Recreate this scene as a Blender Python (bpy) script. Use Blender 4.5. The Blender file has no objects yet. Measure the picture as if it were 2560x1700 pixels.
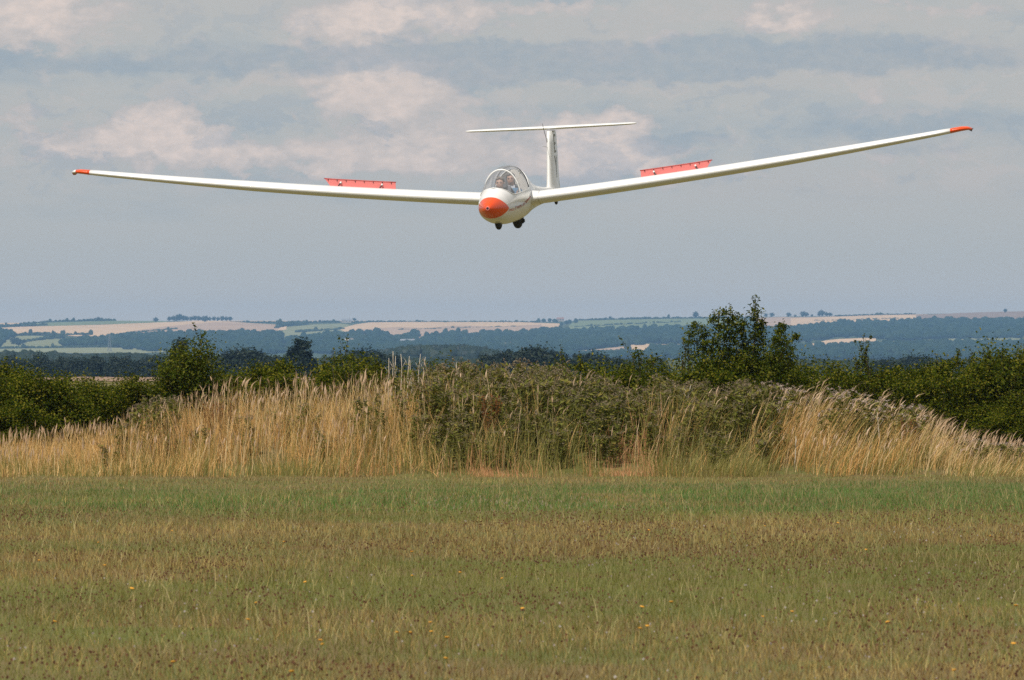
import bpy, bmesh, math, random
import numpy as np
from mathutils import Matrix, Vector

R = math.radians
scene = bpy.context.scene
COL = scene.collection

# ------------------------------------------------------------------ camera
FPX, HORIZON, EYE = 14000.0, 880.0, 1.7          # focal length in 2560-px pixels, eye level row, eye height
cam_d = bpy.data.cameras.new('camera')
cam_d.sensor_width = 36.0
cam_d.lens = FPX / 2560 * 36
cam_d.clip_start = 1.0
cam_d.clip_end = 60000
cam_d.dof.use_dof = True
cam_d.dof.focus_distance = 96
cam_d.dof.aperture_fstop = 14
cam = bpy.data.objects.new('camera', cam_d)
COL.objects.link(cam)
cam.location = (0, 0, EYE)
cam.rotation_euler = (R(90) + (HORIZON - 850) / FPX, 0, 0)
scene.camera = cam

# ------------------------------------------------------------------ sun, sky, exposure
SUN_ELEV, SUN_LEFT = R(54), R(30)                # sun behind the camera, to the left
to_sun = Vector((-math.sin(SUN_LEFT) * math.cos(SUN_ELEV), -math.cos(SUN_LEFT) * math.cos(SUN_ELEV), math.sin(SUN_ELEV)))
sd = bpy.data.lights.new('sun', 'SUN')
sd.energy = 4.2
sd.angle = R(0.53)
sd.color = (1.0, 0.94, 0.85)
sun = bpy.data.objects.new('sun', sd)
COL.objects.link(sun)
sun.rotation_euler = to_sun.to_track_quat('Z', 'Y').to_euler()

vs = scene.view_settings
vs.view_transform = 'Standard'
vs.look = 'None'
vs.exposure = 0.0
vs.gamma = 1.0
vs.use_curve_mapping = False
cy = scene.cycles
cy.use_denoising = False
cy.denoising_input_passes = 'RGB_ALBEDO_NORMAL'
cy.max_bounces = 6
cy.diffuse_bounces = 3
cy.glossy_bounces = 3
cy.transmission_bounces = 4
cy.transparent_max_bounces = 12
cy.volume_bounces = 0
cy.sample_clamp_indirect = 6


def s2l(r, g, b):
    f = lambda c: (c / 255 / 12.92) if c / 255 <= 0.04045 else ((c / 255 + 0.055) / 1.055) ** 2.4
    return (f(r), f(g), f(b), 1.0)


class NT:
    """small helper for node trees"""
    def __init__(self, tree):
        self.t = tree
        self.n = tree.nodes
        self.l = tree.links

    def new(self, kind, **kw):
        nd = self.n.new(kind)
        for k, v in kw.items():
            setattr(nd, k, v)
        return nd

    def put(self, sock, v):
        if isinstance(v, bpy.types.NodeSocket):
            self.l.new(v, sock)
        else:
            sock.default_value = v

    def m(self, op, a, b=None, c=None, clamp=False):
        nd = self.new('ShaderNodeMath', operation=op, use_clamp=clamp)
        for i, v in enumerate((a, b, c)):
            if v is not None:
                self.put(nd.inputs[i], v)
        return nd.outputs[0]

    def mix(self, fac, a, b):
        nd = self.new('ShaderNodeMix', data_type='RGBA', clamp_factor=True)
        self.put(nd.inputs['Factor'], fac)
        self.put(nd.inputs[6], a)
        self.put(nd.inputs[7], b)
        return nd.outputs[2]

    def smooth(self, v, lo, hi, a=0.0, b=1.0):
        nd = self.new('ShaderNodeMapRange', interpolation_type='SMOOTHSTEP')
        self.put(nd.inputs[0], v)
        for i, x in enumerate((lo, hi, a, b)):
            nd.inputs[i + 1].default_value = x
        return nd.outputs[0]

    def noise(self, vec, scale, detail=4, rough=0.55, col=False, dist=0.0):
        nd = self.new('ShaderNodeTexNoise', noise_dimensions='3D')
        if vec is not None:
            self.l.new(vec, nd.inputs['Vector'])
        nd.inputs['Scale'].default_value = scale
        nd.inputs['Detail'].default_value = detail
        nd.inputs['Roughness'].default_value = rough
        nd.inputs['Distortion'].default_value = dist
        return nd.outputs['Color' if col else 'Fac']

    def comb(self, x, y, z=0.0):
        nd = self.new('ShaderNodeCombineXYZ')
        for i, v in enumerate((x, y, z)):
            self.put(nd.inputs[i], v)
        return nd.outputs[0]


# world: Nishita sky under a broken, hazy layer of cloud. U, V are azimuth and height angle
# (1 unit = 1/140 rad), so the clouds hang at fixed directions of the sky.
world = bpy.data.worlds.new('World')
scene.world = world
world.use_nodes = True
W = NT(world.node_tree)
W.n.clear()
SKY_STRENGTH = 0.1
sky = W.new('ShaderNodeTexSky', sky_type='NISHITA', sun_disc=False)
sky.sun_elevation = SUN_ELEV
sky.sun_rotation = math.atan2(to_sun.x, to_sun.y)
sky.air_density = 1.0
sky.dust_density = 2.0
tc = W.new('ShaderNodeTexCoord')
sep = W.new('ShaderNodeSeparateXYZ')
W.l.new(tc.outputs['Generated'], sep.inputs[0])
U0 = W.m('MULTIPLY', W.m('ARCTAN2', sep.outputs[0], sep.outputs[1]), FPX / 100)
V0 = W.m('MULTIPLY', W.m('ARCSINE', sep.outputs[2]), FPX / 100)
uv0 = W.comb(U0, W.m('MULTIPLY', V0, 1.7))
wn = W.noise(uv0, 0.6, 7, 0.62, col=True)
wsep = W.new('ShaderNodeSeparateColor')
W.l.new(wn, wsep.inputs[0])
U = W.m('ADD', U0, W.m('MULTIPLY', W.m('SUBTRACT', wsep.outputs[0], 0.5), 3.4))
V = W.m('ADD', V0, W.m('MULTIPLY', W.m('SUBTRACT', wsep.outputs[1], 0.5), 1.7))


def cloud_sum(feats):
    tot = None
    for px, py, rx, ry, amp in feats:
        a = W.m('DIVIDE', W.m('SUBTRACT', U, (px - 1280) / 100), rx / 100)
        b = W.m('DIVIDE', W.m('SUBTRACT', V, (880 - py) / 100), ry / 100)
        d = W.m('MULTIPLY_ADD', a, a, W.m('MULTIPLY', b, b))
        g = W.m('MULTIPLY', W.m('POWER', 2.718, W.m('MULTIPLY', d, -0.7)), amp)
        tot = g if tot is None else W.m('ADD', tot, g)
    return tot


LIT = [(80, 40, 170, 90, 1.0), (870, 60, 150, 60, .8), (1080, 40, 150, 50, .55), (400, 330, 130, 62, 1.05),
       (250, 375, 230, 34, .6), (960, 232, 175, 72, 1.05), (60, 290, 100, 50, .5), (680, 400, 200, 36, .65),
       (1020, 395, 200, 42, .7), (1530, 345, 130, 60, 1.05), (1480, 410, 180, 40, .8), (1930, 42, 110, 36, .75),
       (1650, 105, 60, 34, .6), (2150, 245, 150, 34, .45), (2300, 20, 250, 30, .5), (1400, 30, 200, 30, .5),
       (2320, 400, 200, 40, .35), (1850, 430, 160, 30, .35), (1200, 330, 150, 40, .4)]
DARK = [(170, 168, 420, 28, .9), (1130, 150, 420, 40, .95), (1500, 165, 400, 34, .8), (2060, 140, 520, 48, 1.0),
        (1690, 348, 110, 30, 1.0), (1470, 440, 150, 44, .75), (2160, 320, 190, 60, .55), (640, 120, 340, 34, .45),
        (2480, 330, 220, 60, .4), (1130, 395, 90, 20, .4), (330, 405, 160, 18, .35), (1180, 215, 130, 22, .5)]
fine = W.noise(uv0, 1.25, 7, 0.62)
broad = W.noise(W.comb(W.m('MULTIPLY', U0, 0.17), W.m('MULTIPLY', V0, 0.62), 3.1), 1.0, 6, 0.58)
hi = W.smooth(V0, 2.4, 4.6)
puff = W.noise(uv0, 2.6, 6, 0.6)
lit = W.m('ADD', W.m('MULTIPLY', cloud_sum(LIT), 1.18), W.m('MULTIPLY', W.m('SUBTRACT', fine, 0.5), 1.6))
inner = W.m('MULTIPLY', W.smooth(lit, 0.40, 1.15), W.smooth(puff, 0.25, 0.7, 0.45, 1.0))
lit = W.smooth(lit, 0.40, 0.56)
lit = W.m('MULTIPLY', lit, W.smooth(V0, 2.6, 4.4))
dark = W.m('ADD', cloud_sum(DARK), W.m('MULTIPLY', W.m('SUBTRACT', fine, 0.5), 0.75))
dark = W.smooth(dark, 0.26, 0.80)
lo_c, mid_c = s2l(192, 192, 188), s2l(190, 191, 188)
lit_c, dark_c = s2l(208, 197, 191), s2l(152, 168, 182)
veil = W.mix(W.smooth(V0, 0.4, 2.6), s2l(213, 204, 194), lo_c)
veil = W.mix(W.smooth(V0, 2.2, 5.0), veil, mid_c)
bb = W.m('MULTIPLY', W.smooth(broad, 0.34, 0.68), hi)
veil = W.mix(W.m('MULTIPLY', bb, 0.55), veil, s2l(193, 188, 185))
bd = W.m('MULTIPLY', W.smooth(broad, 0.52, 0.28), hi)
veil = W.mix(W.m('MULTIPLY', bd, 0.5), veil, dark_c)
veil = W.mix(W.m('MULTIPLY', lit, 0.92), veil, W.mix(inner, s2l(194, 189, 187), s2l(236, 217, 206)))
small = W.noise(W.comb(W.m('MULTIPLY', U, 0.55), W.m('MULTIPLY', V, 1.15), 7.7), 1.0, 8, 0.62)
band2 = W.m('MULTIPLY', W.smooth(V0, 3.6, 4.4), W.smooth(V0, 9.5, 7.5, 0.35, 1.0))
veil = W.mix(W.m('MULTIPLY', W.m('MULTIPLY', W.smooth(small, 0.53, 0.60), band2), 0.34), veil, lit_c)
veil = W.mix(W.m('MULTIPLY', W.m('MULTIPLY', W.smooth(small, 0.46, 0.38), band2), 0.30), veil, dark_c)
veil = W.mix(W.m('MULTIPLY', W.m('MULTIPLY', dark, W.smooth(puff, 0.3, 0.65, 0.65, 1.0)), 0.60), veil, s2l(152, 167, 180))
vm = W.new('ShaderNodeVectorMath', operation='SCALE')
W.l.new(veil, vm.inputs[0])
vm.inputs['Scale'].default_value = 1.0 / SKY_STRENGTH
allc = W.mix(0.93, sky.outputs[0], vm.outputs[0])
bg = W.new('ShaderNodeBackground')
W.l.new(allc, bg.inputs['Color'])
bg.inputs['Strength'].default_value = SKY_STRENGTH
wo = W.new('ShaderNodeOutputWorld')
W.l.new(bg.outputs[0], wo.inputs['Surface'])

# ------------------------------------------------------------------ helpers
rng = np.random.default_rng(7)


def tag(o, label=None, cat=None, group=None, kind=None):
    if label: o['label'] = label
    if cat: o['category'] = cat
    if group: o['group'] = group
    if kind: o['kind'] = kind
    return o


ORD = 'first second third fourth fifth sixth seventh eighth ninth tenth eleventh twelfth thirteenth fourteenth fifteenth sixteenth seventeenth eighteenth nineteenth twentieth'.split()
_seen = {}


def nth(lab):
    """label with its place counted from the left"""
    _seen[lab] = _seen.get(lab, -1) + 1
    return lab + ', ' + ORD[_seen[lab]] + ' from the left'


def mk_mesh(name, V, F, mats=None, tint=None, smooth=False, mi=None):
    """mesh from numpy arrays, all faces with the same corner count"""
    V = np.asarray(V, np.float32)
    F = np.asarray(F, np.int32)
    me = bpy.data.meshes.new(name)
    me.vertices.add(len(V))
    me.vertices.foreach_set('co', V.ravel())
    k = F.shape[1]
    me.loops.add(F.size)
    me.loops.foreach_set('vertex_index', F.ravel())
    me.polygons.add(len(F))
    me.polygons.foreach_set('loop_start', np.arange(0, F.size, k, dtype=np.int32))
    if mi is not None:
        me.polygons.foreach_set('material_index', np.asarray(mi, np.int32))
    me.polygons.foreach_set('use_smooth', np.full(len(F), smooth))
    me.update(calc_edges=True)
    if tint is not None:
        a = me.attributes.new('tint', 'FLOAT_COLOR', 'POINT')
        c = np.ones((len(V), 4), np.float32)
        c[:, :3] = tint
        a.data.foreach_set('color', c.ravel())
    for m in (mats or []):
        me.materials.append(m)
    return me


def obj(name, me, parent=None, loc=None, rotz=0.0, scale=None):
    o = bpy.data.objects.new(name, me)
    COL.objects.link(o)
    if parent is not None:
        o.parent = parent
    if loc is not None:
        o.location = loc
    if rotz:
        o.rotation_euler = (0, 0, rotz)
    if scale is not None:
        o.scale = scale
    return o


def empty(name, loc=(0, 0, 0), rotz=0.0, scale=None):
    o = obj(name, None, None, loc, rotz, scale)
    o.empty_display_size = 0.2
    return o


class MB:
    """collects faces of any size into one mesh"""
    def __init__(self):
        self.v, self.f = [], []

    def add(self, v, f):
        n = len(self.v)
        self.v += [tuple(p) for p in v]
        self.f += [tuple(i + n for i in q) for q in f]
        return self

    def tube(self, pts, rad, n=6, cap=True):
        pts = [Vector(p) for p in pts]
        if not hasattr(rad, '__len__'):
            rad = [rad] * len(pts)
        v, f = [], []
        up = Vector((0.13, 0.21, 0.97))
        for i, p in enumerate(pts):
            d = (pts[min(i + 1, len(pts) - 1)] - pts[max(i - 1, 0)]).normalized()
            if abs(d.dot(up)) > 0.97:
                up = Vector((0.9, 0.3, 0.1))
            a = d.cross(up).normalized()
            b = d.cross(a).normalized()
            for k in range(n):
                t = 2 * math.pi * k / n
                v.append(p + (a * math.cos(t) + b * math.sin(t)) * rad[i])
        for i in range(len(pts) - 1):
            for k in range(n):
                f.append((i * n + k, i * n + (k + 1) % n, (i + 1) * n + (k + 1) % n, (i + 1) * n + k))
        if cap:
            f.append(tuple(range(n)))
            f.append(tuple(reversed(range((len(pts) - 1) * n, len(pts) * n))))
        return self.add(v, f)

    def box(self, lo, hi):
        x0, y0, z0 = lo
        x1, y1, z1 = hi
        return self.add([(x0, y0, z0), (x1, y0, z0), (x1, y1, z0), (x0, y1, z0), (x0, y0, z1), (x1, y0, z1), (x1, y1, z1), (x0, y1, z1)],
                        [(3, 2, 1, 0), (4, 5, 6, 7), (0, 1, 5, 4), (1, 2, 6, 5), (2, 3, 7, 6), (3, 0, 4, 7)])

    def lathe(self, prof, axis='x', c=(0, 0, 0), n=20):
        """profile of (along, radius) turned about an axis"""
        v, f = [], []
        for a, r in prof:
            for k in range(n):
                t = 2 * math.pi * k / n
                q = (a, r * math.cos(t), r * math.sin(t))
                if axis == 'y':
                    q = (q[1], q[0], q[2])
                if axis == 'z':
                    q = (q[1], q[2], q[0])
                v.append((q[0] + c[0], q[1] + c[1], q[2] + c[2]))
        for i in range(len(prof) - 1):
            for k in range(n):
                f.append((i * n + k, i * n + (k + 1) % n, (i + 1) * n + (k + 1) % n, (i + 1) * n + k))
        return self.add(v, f)

    def mesh(self, name, mat, smooth=True):
        me = bpy.data.meshes.new(name)
        me.from_pydata(self.v, [], self.f)
        bm = bmesh.new()
        bm.from_mesh(me)
        bmesh.ops.recalc_face_normals(bm, faces=bm.faces)
        bm.to_mesh(me)
        bm.free()
        me.polygons.foreach_set('use_smooth', [smooth] * len(me.polygons))
        if mat:
            me.materials.append(mat)
        return me

    def obj(self, name, mat, parent=None, smooth=True, **kw):
        return obj(name, self.mesh(name, mat, smooth), parent, **kw)


def vnoise(x, y, scale, seed=0, octaves=3):
    """value noise in 0..1 for numpy arrays"""
    out, amp, tot = 0.0, 1.0, 0.0
    x = np.asarray(x, float) * scale
    y = np.asarray(y, float) * scale
    for o in range(octaves):
        xi, yi = np.floor(x), np.floor(y)
        xf, yf = x - xi, y - yi
        xf, yf = xf * xf * (3 - 2 * xf), yf * yf * (3 - 2 * yf)
        h = lambda a, b: np.modf(np.abs(np.sin(a * 127.1 + b * 311.7 + seed * 74.7 + o * 13.3) * 43758.5453))[0]
        out = out + amp * ((h(xi, yi) * (1 - xf) + h(xi + 1, yi) * xf) * (1 - yf) + (h(xi, yi + 1) * (1 - xf) + h(xi + 1, yi + 1) * xf) * yf)
        tot += amp
        amp *= 0.5
        x, y = x * 2.03 + 5.1, y * 2.03 + 1.7
    return out / tot


# ------------------------------------------------------------------ materials
def principled(name, col, rough=0.5, **kw):
    m = bpy.data.materials.new(name)
    m.use_nodes = True
    b = m.node_tree.nodes['Principled BSDF']
    b.inputs['Base Color'].default_value = (*col[:3], 1)
    b.inputs['Roughness'].default_value = rough
    for k, v in kw.items():
        b.inputs[k].default_value = v
    return m


def leaf_material(name, cols, translucent=0.3, gloss=0.05, use_tint=False, by_object=0.0):
    """foliage: colour varied leaf by leaf, light passes through"""
    m = bpy.data.materials.new(name)
    m.use_nodes = True
    T = NT(m.node_tree)
    T.n.clear()
    if use_tint:
        at = T.new('ShaderNodeAttribute', attribute_name='tint')
        c = at.outputs['Color']
    else:
        geo = T.new('ShaderNodeNewGeometry')
        r = geo.outputs['Random Per Island']
        if by_object:
            oi = T.new('ShaderNodeObjectInfo')
            r = T.m('FRACT', T.m('MULTIPLY_ADD', oi.outputs['Random'], by_object, r))
        cr = T.new('ShaderNodeValToRGB')
        el = cr.color_ramp.elements
        while len(el) < len(cols):
            el.new(0.5)
        for i, cc in enumerate(cols):
            el[i].position = i / max(1, len(cols) - 1)
            el[i].color = (*cc[:3], 1)
        T.l.new(r, cr.inputs[0])
        c = cr.outputs[0]
    d = T.new('ShaderNodeBsdfDiffuse')
    T.l.new(c, d.inputs[0])
    t = T.new('ShaderNodeBsdfTranslucent')
    T.l.new(c, t.inputs[0])
    mx = T.new('ShaderNodeMixShader')
    mx.inputs[0].default_value = translucent
    T.l.new(d.outputs[0], mx.inputs[1])
    T.l.new(t.outputs[0], mx.inputs[2])
    res = mx.outputs[0]
    if gloss:
        g = T.new('ShaderNodeBsdfGlossy')
        g.inputs['Roughness'].default_value = 0.6
        g.inputs['Color'].default_value = (0.9, 0.9, 0.85, 1)
        m2 = T.new('ShaderNodeMixShader')
        m2.inputs[0].default_value = gloss
        T.l.new(res, m2.inputs[1])
        T.l.new(g.outputs[0], m2.inputs[2])
        res = m2.outputs[0]
    o = T.new('ShaderNodeOutputMaterial')
    T.l.new(res, o.inputs['Surface'])
    return m


def soil_material(name, cols, scale, detail=6, rough=0.95, bump=0.0):
    m = bpy.data.materials.new(name)
    m.use_nodes = True
    T = NT(m.node_tree)
    b = T.n['Principled BSDF']
    b.inputs['Roughness'].default_value = rough
    b.inputs['Specular IOR Level'].default_value = 0.1
    g = T.new('ShaderNodeNewGeometry')
    n = T.noise(g.outputs['Position'], scale, detail, 0.6)
    cr = T.new('ShaderNodeValToRGB')
    el = cr.color_ramp.elements
    while len(el) < len(cols):
        el.new(0.5)
    for i, cc in enumerate(cols):
        el[i].position = 0.3 + 0.4 * i / max(1, len(cols) - 1)
        el[i].color = (*cc[:3], 1)
    T.l.new(n, cr.inputs[0])
    T.l.new(cr.outputs[0], b.inputs['Base Color'])
    if bump:
        bp = T.new('ShaderNodeBump')
        bp.inputs['Strength'].default_value = bump
        T.l.new(n, bp.inputs['Height'])
        T.l.new(bp.outputs[0], b.inputs['Normal'])
    return m


M_ground = soil_material('meadow_soil', [(.10, .085, .035), (.15, .125, .05), (.12, .13, .04)], 1.3, 8)
M_grass = leaf_material('meadow_blades', None, 0.35, 0.02, use_tint=True)
M_hay = leaf_material('hay_blades', None, 0.3, 0.03, use_tint=True)
M_hawthorn = leaf_material('hawthorn_leaves', [(.025, .040, .005), (.044, .064, .007), (.074, .096, .008), (.13, .14, .014), (.23, .20, .028)], 0.36, 0.0)
M_bush = leaf_material('young_hawthorn_leaves', [(.032, .052, .007), (.058, .082, .010), (.10, .12, .015), (.19, .18, .028)], 0.36, 0.0)
M_bark = soil_material('bark', [(.05, .038, .026), (.10, .08, .06)], 14)
M_thistle = leaf_material('thistle_leaves', [(.105, .120, .022), (.160, .172, .036), (.23, .225, .055), (.27, .21, .06)], 0.35, 0.0)
M_thstem = principled('thistle_stem', (.16, .15, .07), 0.8)
M_thhead = leaf_material('thistle_seed_heads', [(.17, .125, .075), (.24, .19, .12), (.33, .27, .19)], 0.3, 0.0)
M_thpale = leaf_material('thistle_down', [(.30, .22, .18), (.46, .37, .31), (.6, .52, .46)], 0.3, 0.0)
M_dock = leaf_material('dock_seeds', [(.16, .055, .02), (.24, .09, .03), (.20, .10, .04)], 0.2, 0.0)
M_straw = principled('dead_stalk', (.48, .42, .33), 0.8)
M_wood = leaf_material('woodland_leaves', [(.012, .028, .012), (.020, .038, .015), (.030, .048, .018)], 0.1, 0.0)
M_dark = leaf_material('dark_tree_leaves', [(.007, .016, .008), (.012, .024, .011), (.020, .033, .013)], 0.15, 0.02)

# ------------------------------------------------------------------ terrain
SKYLINE = np.array([(-6000, 830), (-2500, 812), (-800, 815), (0, 808), (90, 808), (250, 802), (600, 803), (850, 803), (1100, 804), (1300, 805), (1400, 804),
                    (1460, 801), (1700, 796), (1920, 792), (2080, 790), (2250, 786.5), (2400, 783), (2560, 779), (3000, 770), (3800, 782), (5500, 775), (9000, 800)], float)
PROF = np.array([(-9000, 0), (120, 0), (420, -.2), (700, -3), (1000, -6.5), (1500, -8.5), (2500, -9), (4500, -7.5), (6500, -8), (8000, -9.5)], float)
FOOT, RIDGE = 8000.0, 13000.0
TOPS = np.array([(-900, 1110), (0, 1090), (100, 1078), (200, 1074), (270, 1062), (330, 1030), (380, 1012), (440, 995), (500, 985), (540, 955), (580, 958), (640, 985), (700, 968), (750, 950), (800, 978),
                 (860, 962), (910, 942), (940, 934), (985, 950), (1060, 942), (1150, 930), (1250, 936), (1330, 928), (1400, 934), (1480, 950), (1560, 965), (1640, 962), (1720, 978), (1800, 968), (1900, 976),
                 (1990, 980), (2100, 992), (2200, 1008), (2300, 1035), (2350, 1062), (2400, 1084), (2480, 1100), (2560, 1120), (3400, 1140)], float)
MOUND = np.array([(-900, 1110), (0, 1095), (200, 1070), (400, 1010), (600, 975), (900, 955), (1300, 945), (1700, 965), (2000, 990), (2200, 1020), (2400, 1085), (2560, 1125), (3400, 1140)], float)


def veg_top(x):
    """height of the top of the rank growth on the bank"""
    px = 1280 + FPX * np.asarray(x) / 80.5
    return EYE - (np.interp(px, TOPS[:, 0], TOPS[:, 1]) - HORIZON) * 80.5 / FPX


def bank(x, y):
    px = 1280 + FPX * np.asarray(x) / 80.5
    top = EYE - (np.interp(px, MOUND[:, 0], MOUND[:, 1]) - HORIZON) * 80.5 / FPX
    hm = np.clip(top - 0.55, 0, 1) * 0.62
    g = np.clip((np.asarray(y) - 76.2) / 5.0, 0, 1)
    g2 = np.clip((86.0 - np.asarray(y)) / 3.0, 0, 1)
    g, g2 = g * g * (3 - 2 * g), g2 * g2 * (3 - 2 * g2)
    return hm * g * g2


def ground_z(x, y):
    x, y = np.asarray(x, float), np.asarray(y, float)
    z = np.interp(y, PROF[:, 0], PROF[:, 1])
    px = 1280 + FPX * x / RIDGE
    zr = EYE + (HORIZON - np.interp(px, SKYLINE[:, 0], SKYLINE[:, 1])) * RIDGE / FPX
    u = np.clip((y - FOOT) / (RIDGE - FOOT), 0, 1)
    z = z + (zr + 9.5) * u
    z = z - np.clip(y - RIDGE, 0, None) * 0.025
    return z + np.where((y > 70) & (y < 90), bank(x, y), 0)


def unproject(px, py):
    """point of the far hillside seen in that direction"""
    lo, hi = FOOT, RIDGE
    k = (px - 1280) / FPX
    for _ in range(40):
        mid = (lo + hi) / 2
        row = HORIZON - FPX * (float(ground_z(k * mid, mid)) - EYE) / mid
        if row > py:
            lo = mid
        else:
            hi = mid
    return k * lo, lo


def dist_rows():
    a = [-3000, -1000, -300, -60, 0, 15]
    a += list(np.arange(20, 76, 2.0)) + list(np.arange(76, 90, 0.4)) + [92, 96, 104, 120, 150, 200, 280, 360, 420, 500, 600, 700, 850, 1000, 1250, 1500, 2000, 2500, 3500, 4500, 5500, 6500, 7300]
    a += list(np.arange(8000, 13001, 250)) + [13100, 13300, 13700, 14400]
    return np.array(a, float)


rows = dist_rows()
cols = np.concatenate([[-14000, -9000, -6000, -4000, -2500, -1700], np.arange(-1300, 1301, 50), [1700, 2500, 4000, 6000, 9000, 14000], np.arange(-40, 41, 4.0), np.arange(-12, 12.1, 0.6)])
cols = np.unique(np.round(cols, 2))
gx, gy = np.meshgrid(cols, rows)
gv = np.stack([gx, gy, ground_z(gx, gy)], -1).reshape(-1, 3)
nc = len(cols)
ii = np.arange((len(rows) - 1) * (nc - 1))
r0 = ii // (nc - 1) * nc + ii % (nc - 1)
gf = np.stack([r0, r0 + 1, r0 + 1 + nc, r0 + nc], 1)

mg = bpy.data.materials.new('ground')
mg.use_nodes = True
T = NT(mg.node_tree)
bs = T.n['Principled BSDF']
bs.inputs['Roughness'].default_value = 0.95
bs.inputs['Specular IOR Level'].default_value = 0.1
geo = T.new('ShaderNodeNewGeometry')
pos = geo.outputs['Position']
sp = T.new('ShaderNodeSeparateXYZ')
T.l.new(pos, sp.inputs[0])
n1 = T.noise(pos, 0.55, 6, 0.6)
n2 = T.noise(pos, 9.0, 5, 0.65)
near_c = T.mix(T.smooth(n1, .38, .62), (.15, .115, .050, 1), (.115, .125, .038, 1))
near_c = T.mix(T.smooth(n2, .45, .75), near_c, (.19, .135, .065, 1))
far_c = T.mix(T.smooth(T.noise(pos, 0.004, 4, 0.6), .4, .6), (.045, .065, .022, 1), (.075, .085, .030, 1))
T.l.new(T.mix(T.smooth(sp.outputs[1], 500, 1500), near_c, far_c), bs.inputs['Base Color'])
tag(obj('ground', mk_mesh('ground', gv, gf, [mg], smooth=True)), kind='structure')

# ------------------------------------------------------------------ far fields, draped on the hillside
M_wheat = soil_material('ripe_wheat', [(.50, .34, .20), (.68, .46, .27)], 0.012, 6)
M_stub = soil_material('stubble', [(.36, .24, .16), (.50, .34, .22)], 0.012, 6)
M_past = soil_material('pasture', [(.13, .165, .07), (.20, .22, .09)], 0.012, 6)
M_lea = soil_material('dry_pasture', [(.17, .18, .08), (.27, .26, .12)], 0.012, 6)


def A(pts, k, ox, oy):
    return [(ox + a / k, oy + u / k, oy + l / k) for a, u, l in pts]


def far_field(name, mat, pts, lift):
    pts = np.array(pts, float)
    xs = np.unique(np.concatenate([pts[:, 0], np.arange(pts[0, 0], pts[-1, 0], 9.0)]))
    V, F, n = [], [], 7
    for i, px in enumerate(xs):
        up = np.interp(px, pts[:, 0], pts[:, 1]) + 0.5 * (vnoise(px, 0, .05, 3) - .5)
        lw = np.interp(px, pts[:, 0], pts[:, 2])
        y1, y0 = unproject(px, up)[1], unproject(px, lw)[1]
        for j in range(n):
            y = y0 + (y1 - y0) * j / (n - 1)
            x = (px - 1280) / FPX * y
            V.append((x, y, float(ground_z(x, y)) + lift))
    m = len(xs)
    for i in range(m - 1):
        for j in range(n - 1):
            a = i * n + j
            F.append((a, a + n, a + n + 1, a + 1))
    o = obj(name, mk_mesh(name, V, F, [mat], smooth=True))
    return tag(o, kind='structure')


k3, k4, k5 = 2.778, 2.778, 2.745
L = lambda p: A(p, k3, 0, 760)
C = lambda p: A(p, k4, 850, 760)
Q = lambda p: A(p, k5, 1700, 740)
far_field('wheat_field', M_wheat, L([(-900, 140, 175), (0, 134, 150), (260, 131, 141)]), .8)
far_field('pasture_field', M_past, L([(60, 150, 163), (130, 142, 158), (400, 128, 154), (800, 119, 142), (1160, 122, 128)]), .9)
far_field('wheat_field', M_wheat, L([(-900, 160, 215), (0, 168, 198), (110, 162, 216), (400, 155, 218), (630, 149, 235), (800, 143, 222), (1100, 131, 215), (1400, 119, 205), (1600, 126, 200), (1930, 147, 190), (1990, 158, 180)]), 1.0)
far_field('stubble_field', M_stub, L([(930, 190, 212), (1150, 160, 212), (1300, 146, 206), (1500, 130, 202), (1700, 134, 198), (1930, 149, 190)]), 1.3)  # darker sheet laid over the right part of the left wheat field
far_field('wheat_field', M_wheat, L([(1330, 119, 124), (1620, 119, 123), (2361, 119, 126)]) + C([(300, 119, 123), (1340, 123, 126)]), 1.0)
far_field('pasture_field', M_lea, L([(-300, 230, 305), (60, 226, 305), (250, 224, 305), (430, 234, 305)]), .8)
far_field('pasture_field', M_lea, L([(-600, 318, 335), (0, 314, 345), (1000, 302, 345), (1180, 300, 335)]), .9)
far_field('pasture_field', M_lea, L([(1960, 165, 235), (2040, 158, 245), (2200, 142, 225), (2361, 138, 215)]) + C([(60, 145, 200), (160, 180, 190)]), .8)
far_field('wheat_field', M_wheat, C([(0, 175, 178), (100, 146, 240), (200, 130, 262), (600, 126, 268), (800, 126, 230), (1000, 127, 225), (1250, 128, 210), (1400, 134, 195), (1525, 138, 182)]), 1.0)
far_field('stubble_field', M_stub, C([(120, 182, 240), (400, 165, 262), (600, 170, 268), (800, 155, 230), (1100, 160, 218), (1400, 145, 195)]), 1.3)
far_field('pasture_field', M_past, C([(1590, 150, 190), (1640, 118, 195), (1900, 111, 195), (2361, 103, 200), (2560, 103, 200), (2800, 100, 195)]), .8)
far_field('stubble_field', M_stub, C([(1560, 345, 350), (1640, 332, 348), (1800, 318, 343), (1970, 298, 335), (2060, 296, 330)]), 1.0)
far_field('stubble_field', M_wheat, C([(2005, 290, 330), (2120, 282, 325), (2300, 285, 320), (2420, 288, 312)]), 1.2)
far_field('stubble_field', M_stub, Q([(520, 152, 215), (700, 146, 215), (800, 148, 210), (1100, 142, 195), (1400, 130, 235), (1470, 129, 235), (1700, 128, 165)]), .8)
far_field('wheat_field', M_wheat, Q([(760, 156, 210), (1000, 148, 196), (1400, 136, 235), (1460, 134, 235), (1620, 132, 160)]), 1.2)
M_plough = soil_material('bare_stubble', [(.24, .16, .115), (.29, .20, .14)], 0.005, 4)
far_field('ploughed_field', M_plough, Q([(1560, 138, 165), (1700, 130, 165), (1920, 119, 162), (2361, 106, 162), (3200, 85, 150)]), 1.0)
far_field('stubble_field', M_wheat, Q([(880, 336, 345), (1000, 308, 352), (1100, 298, 348), (1300, 290, 335), (1345, 292, 330)]), .9)
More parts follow.
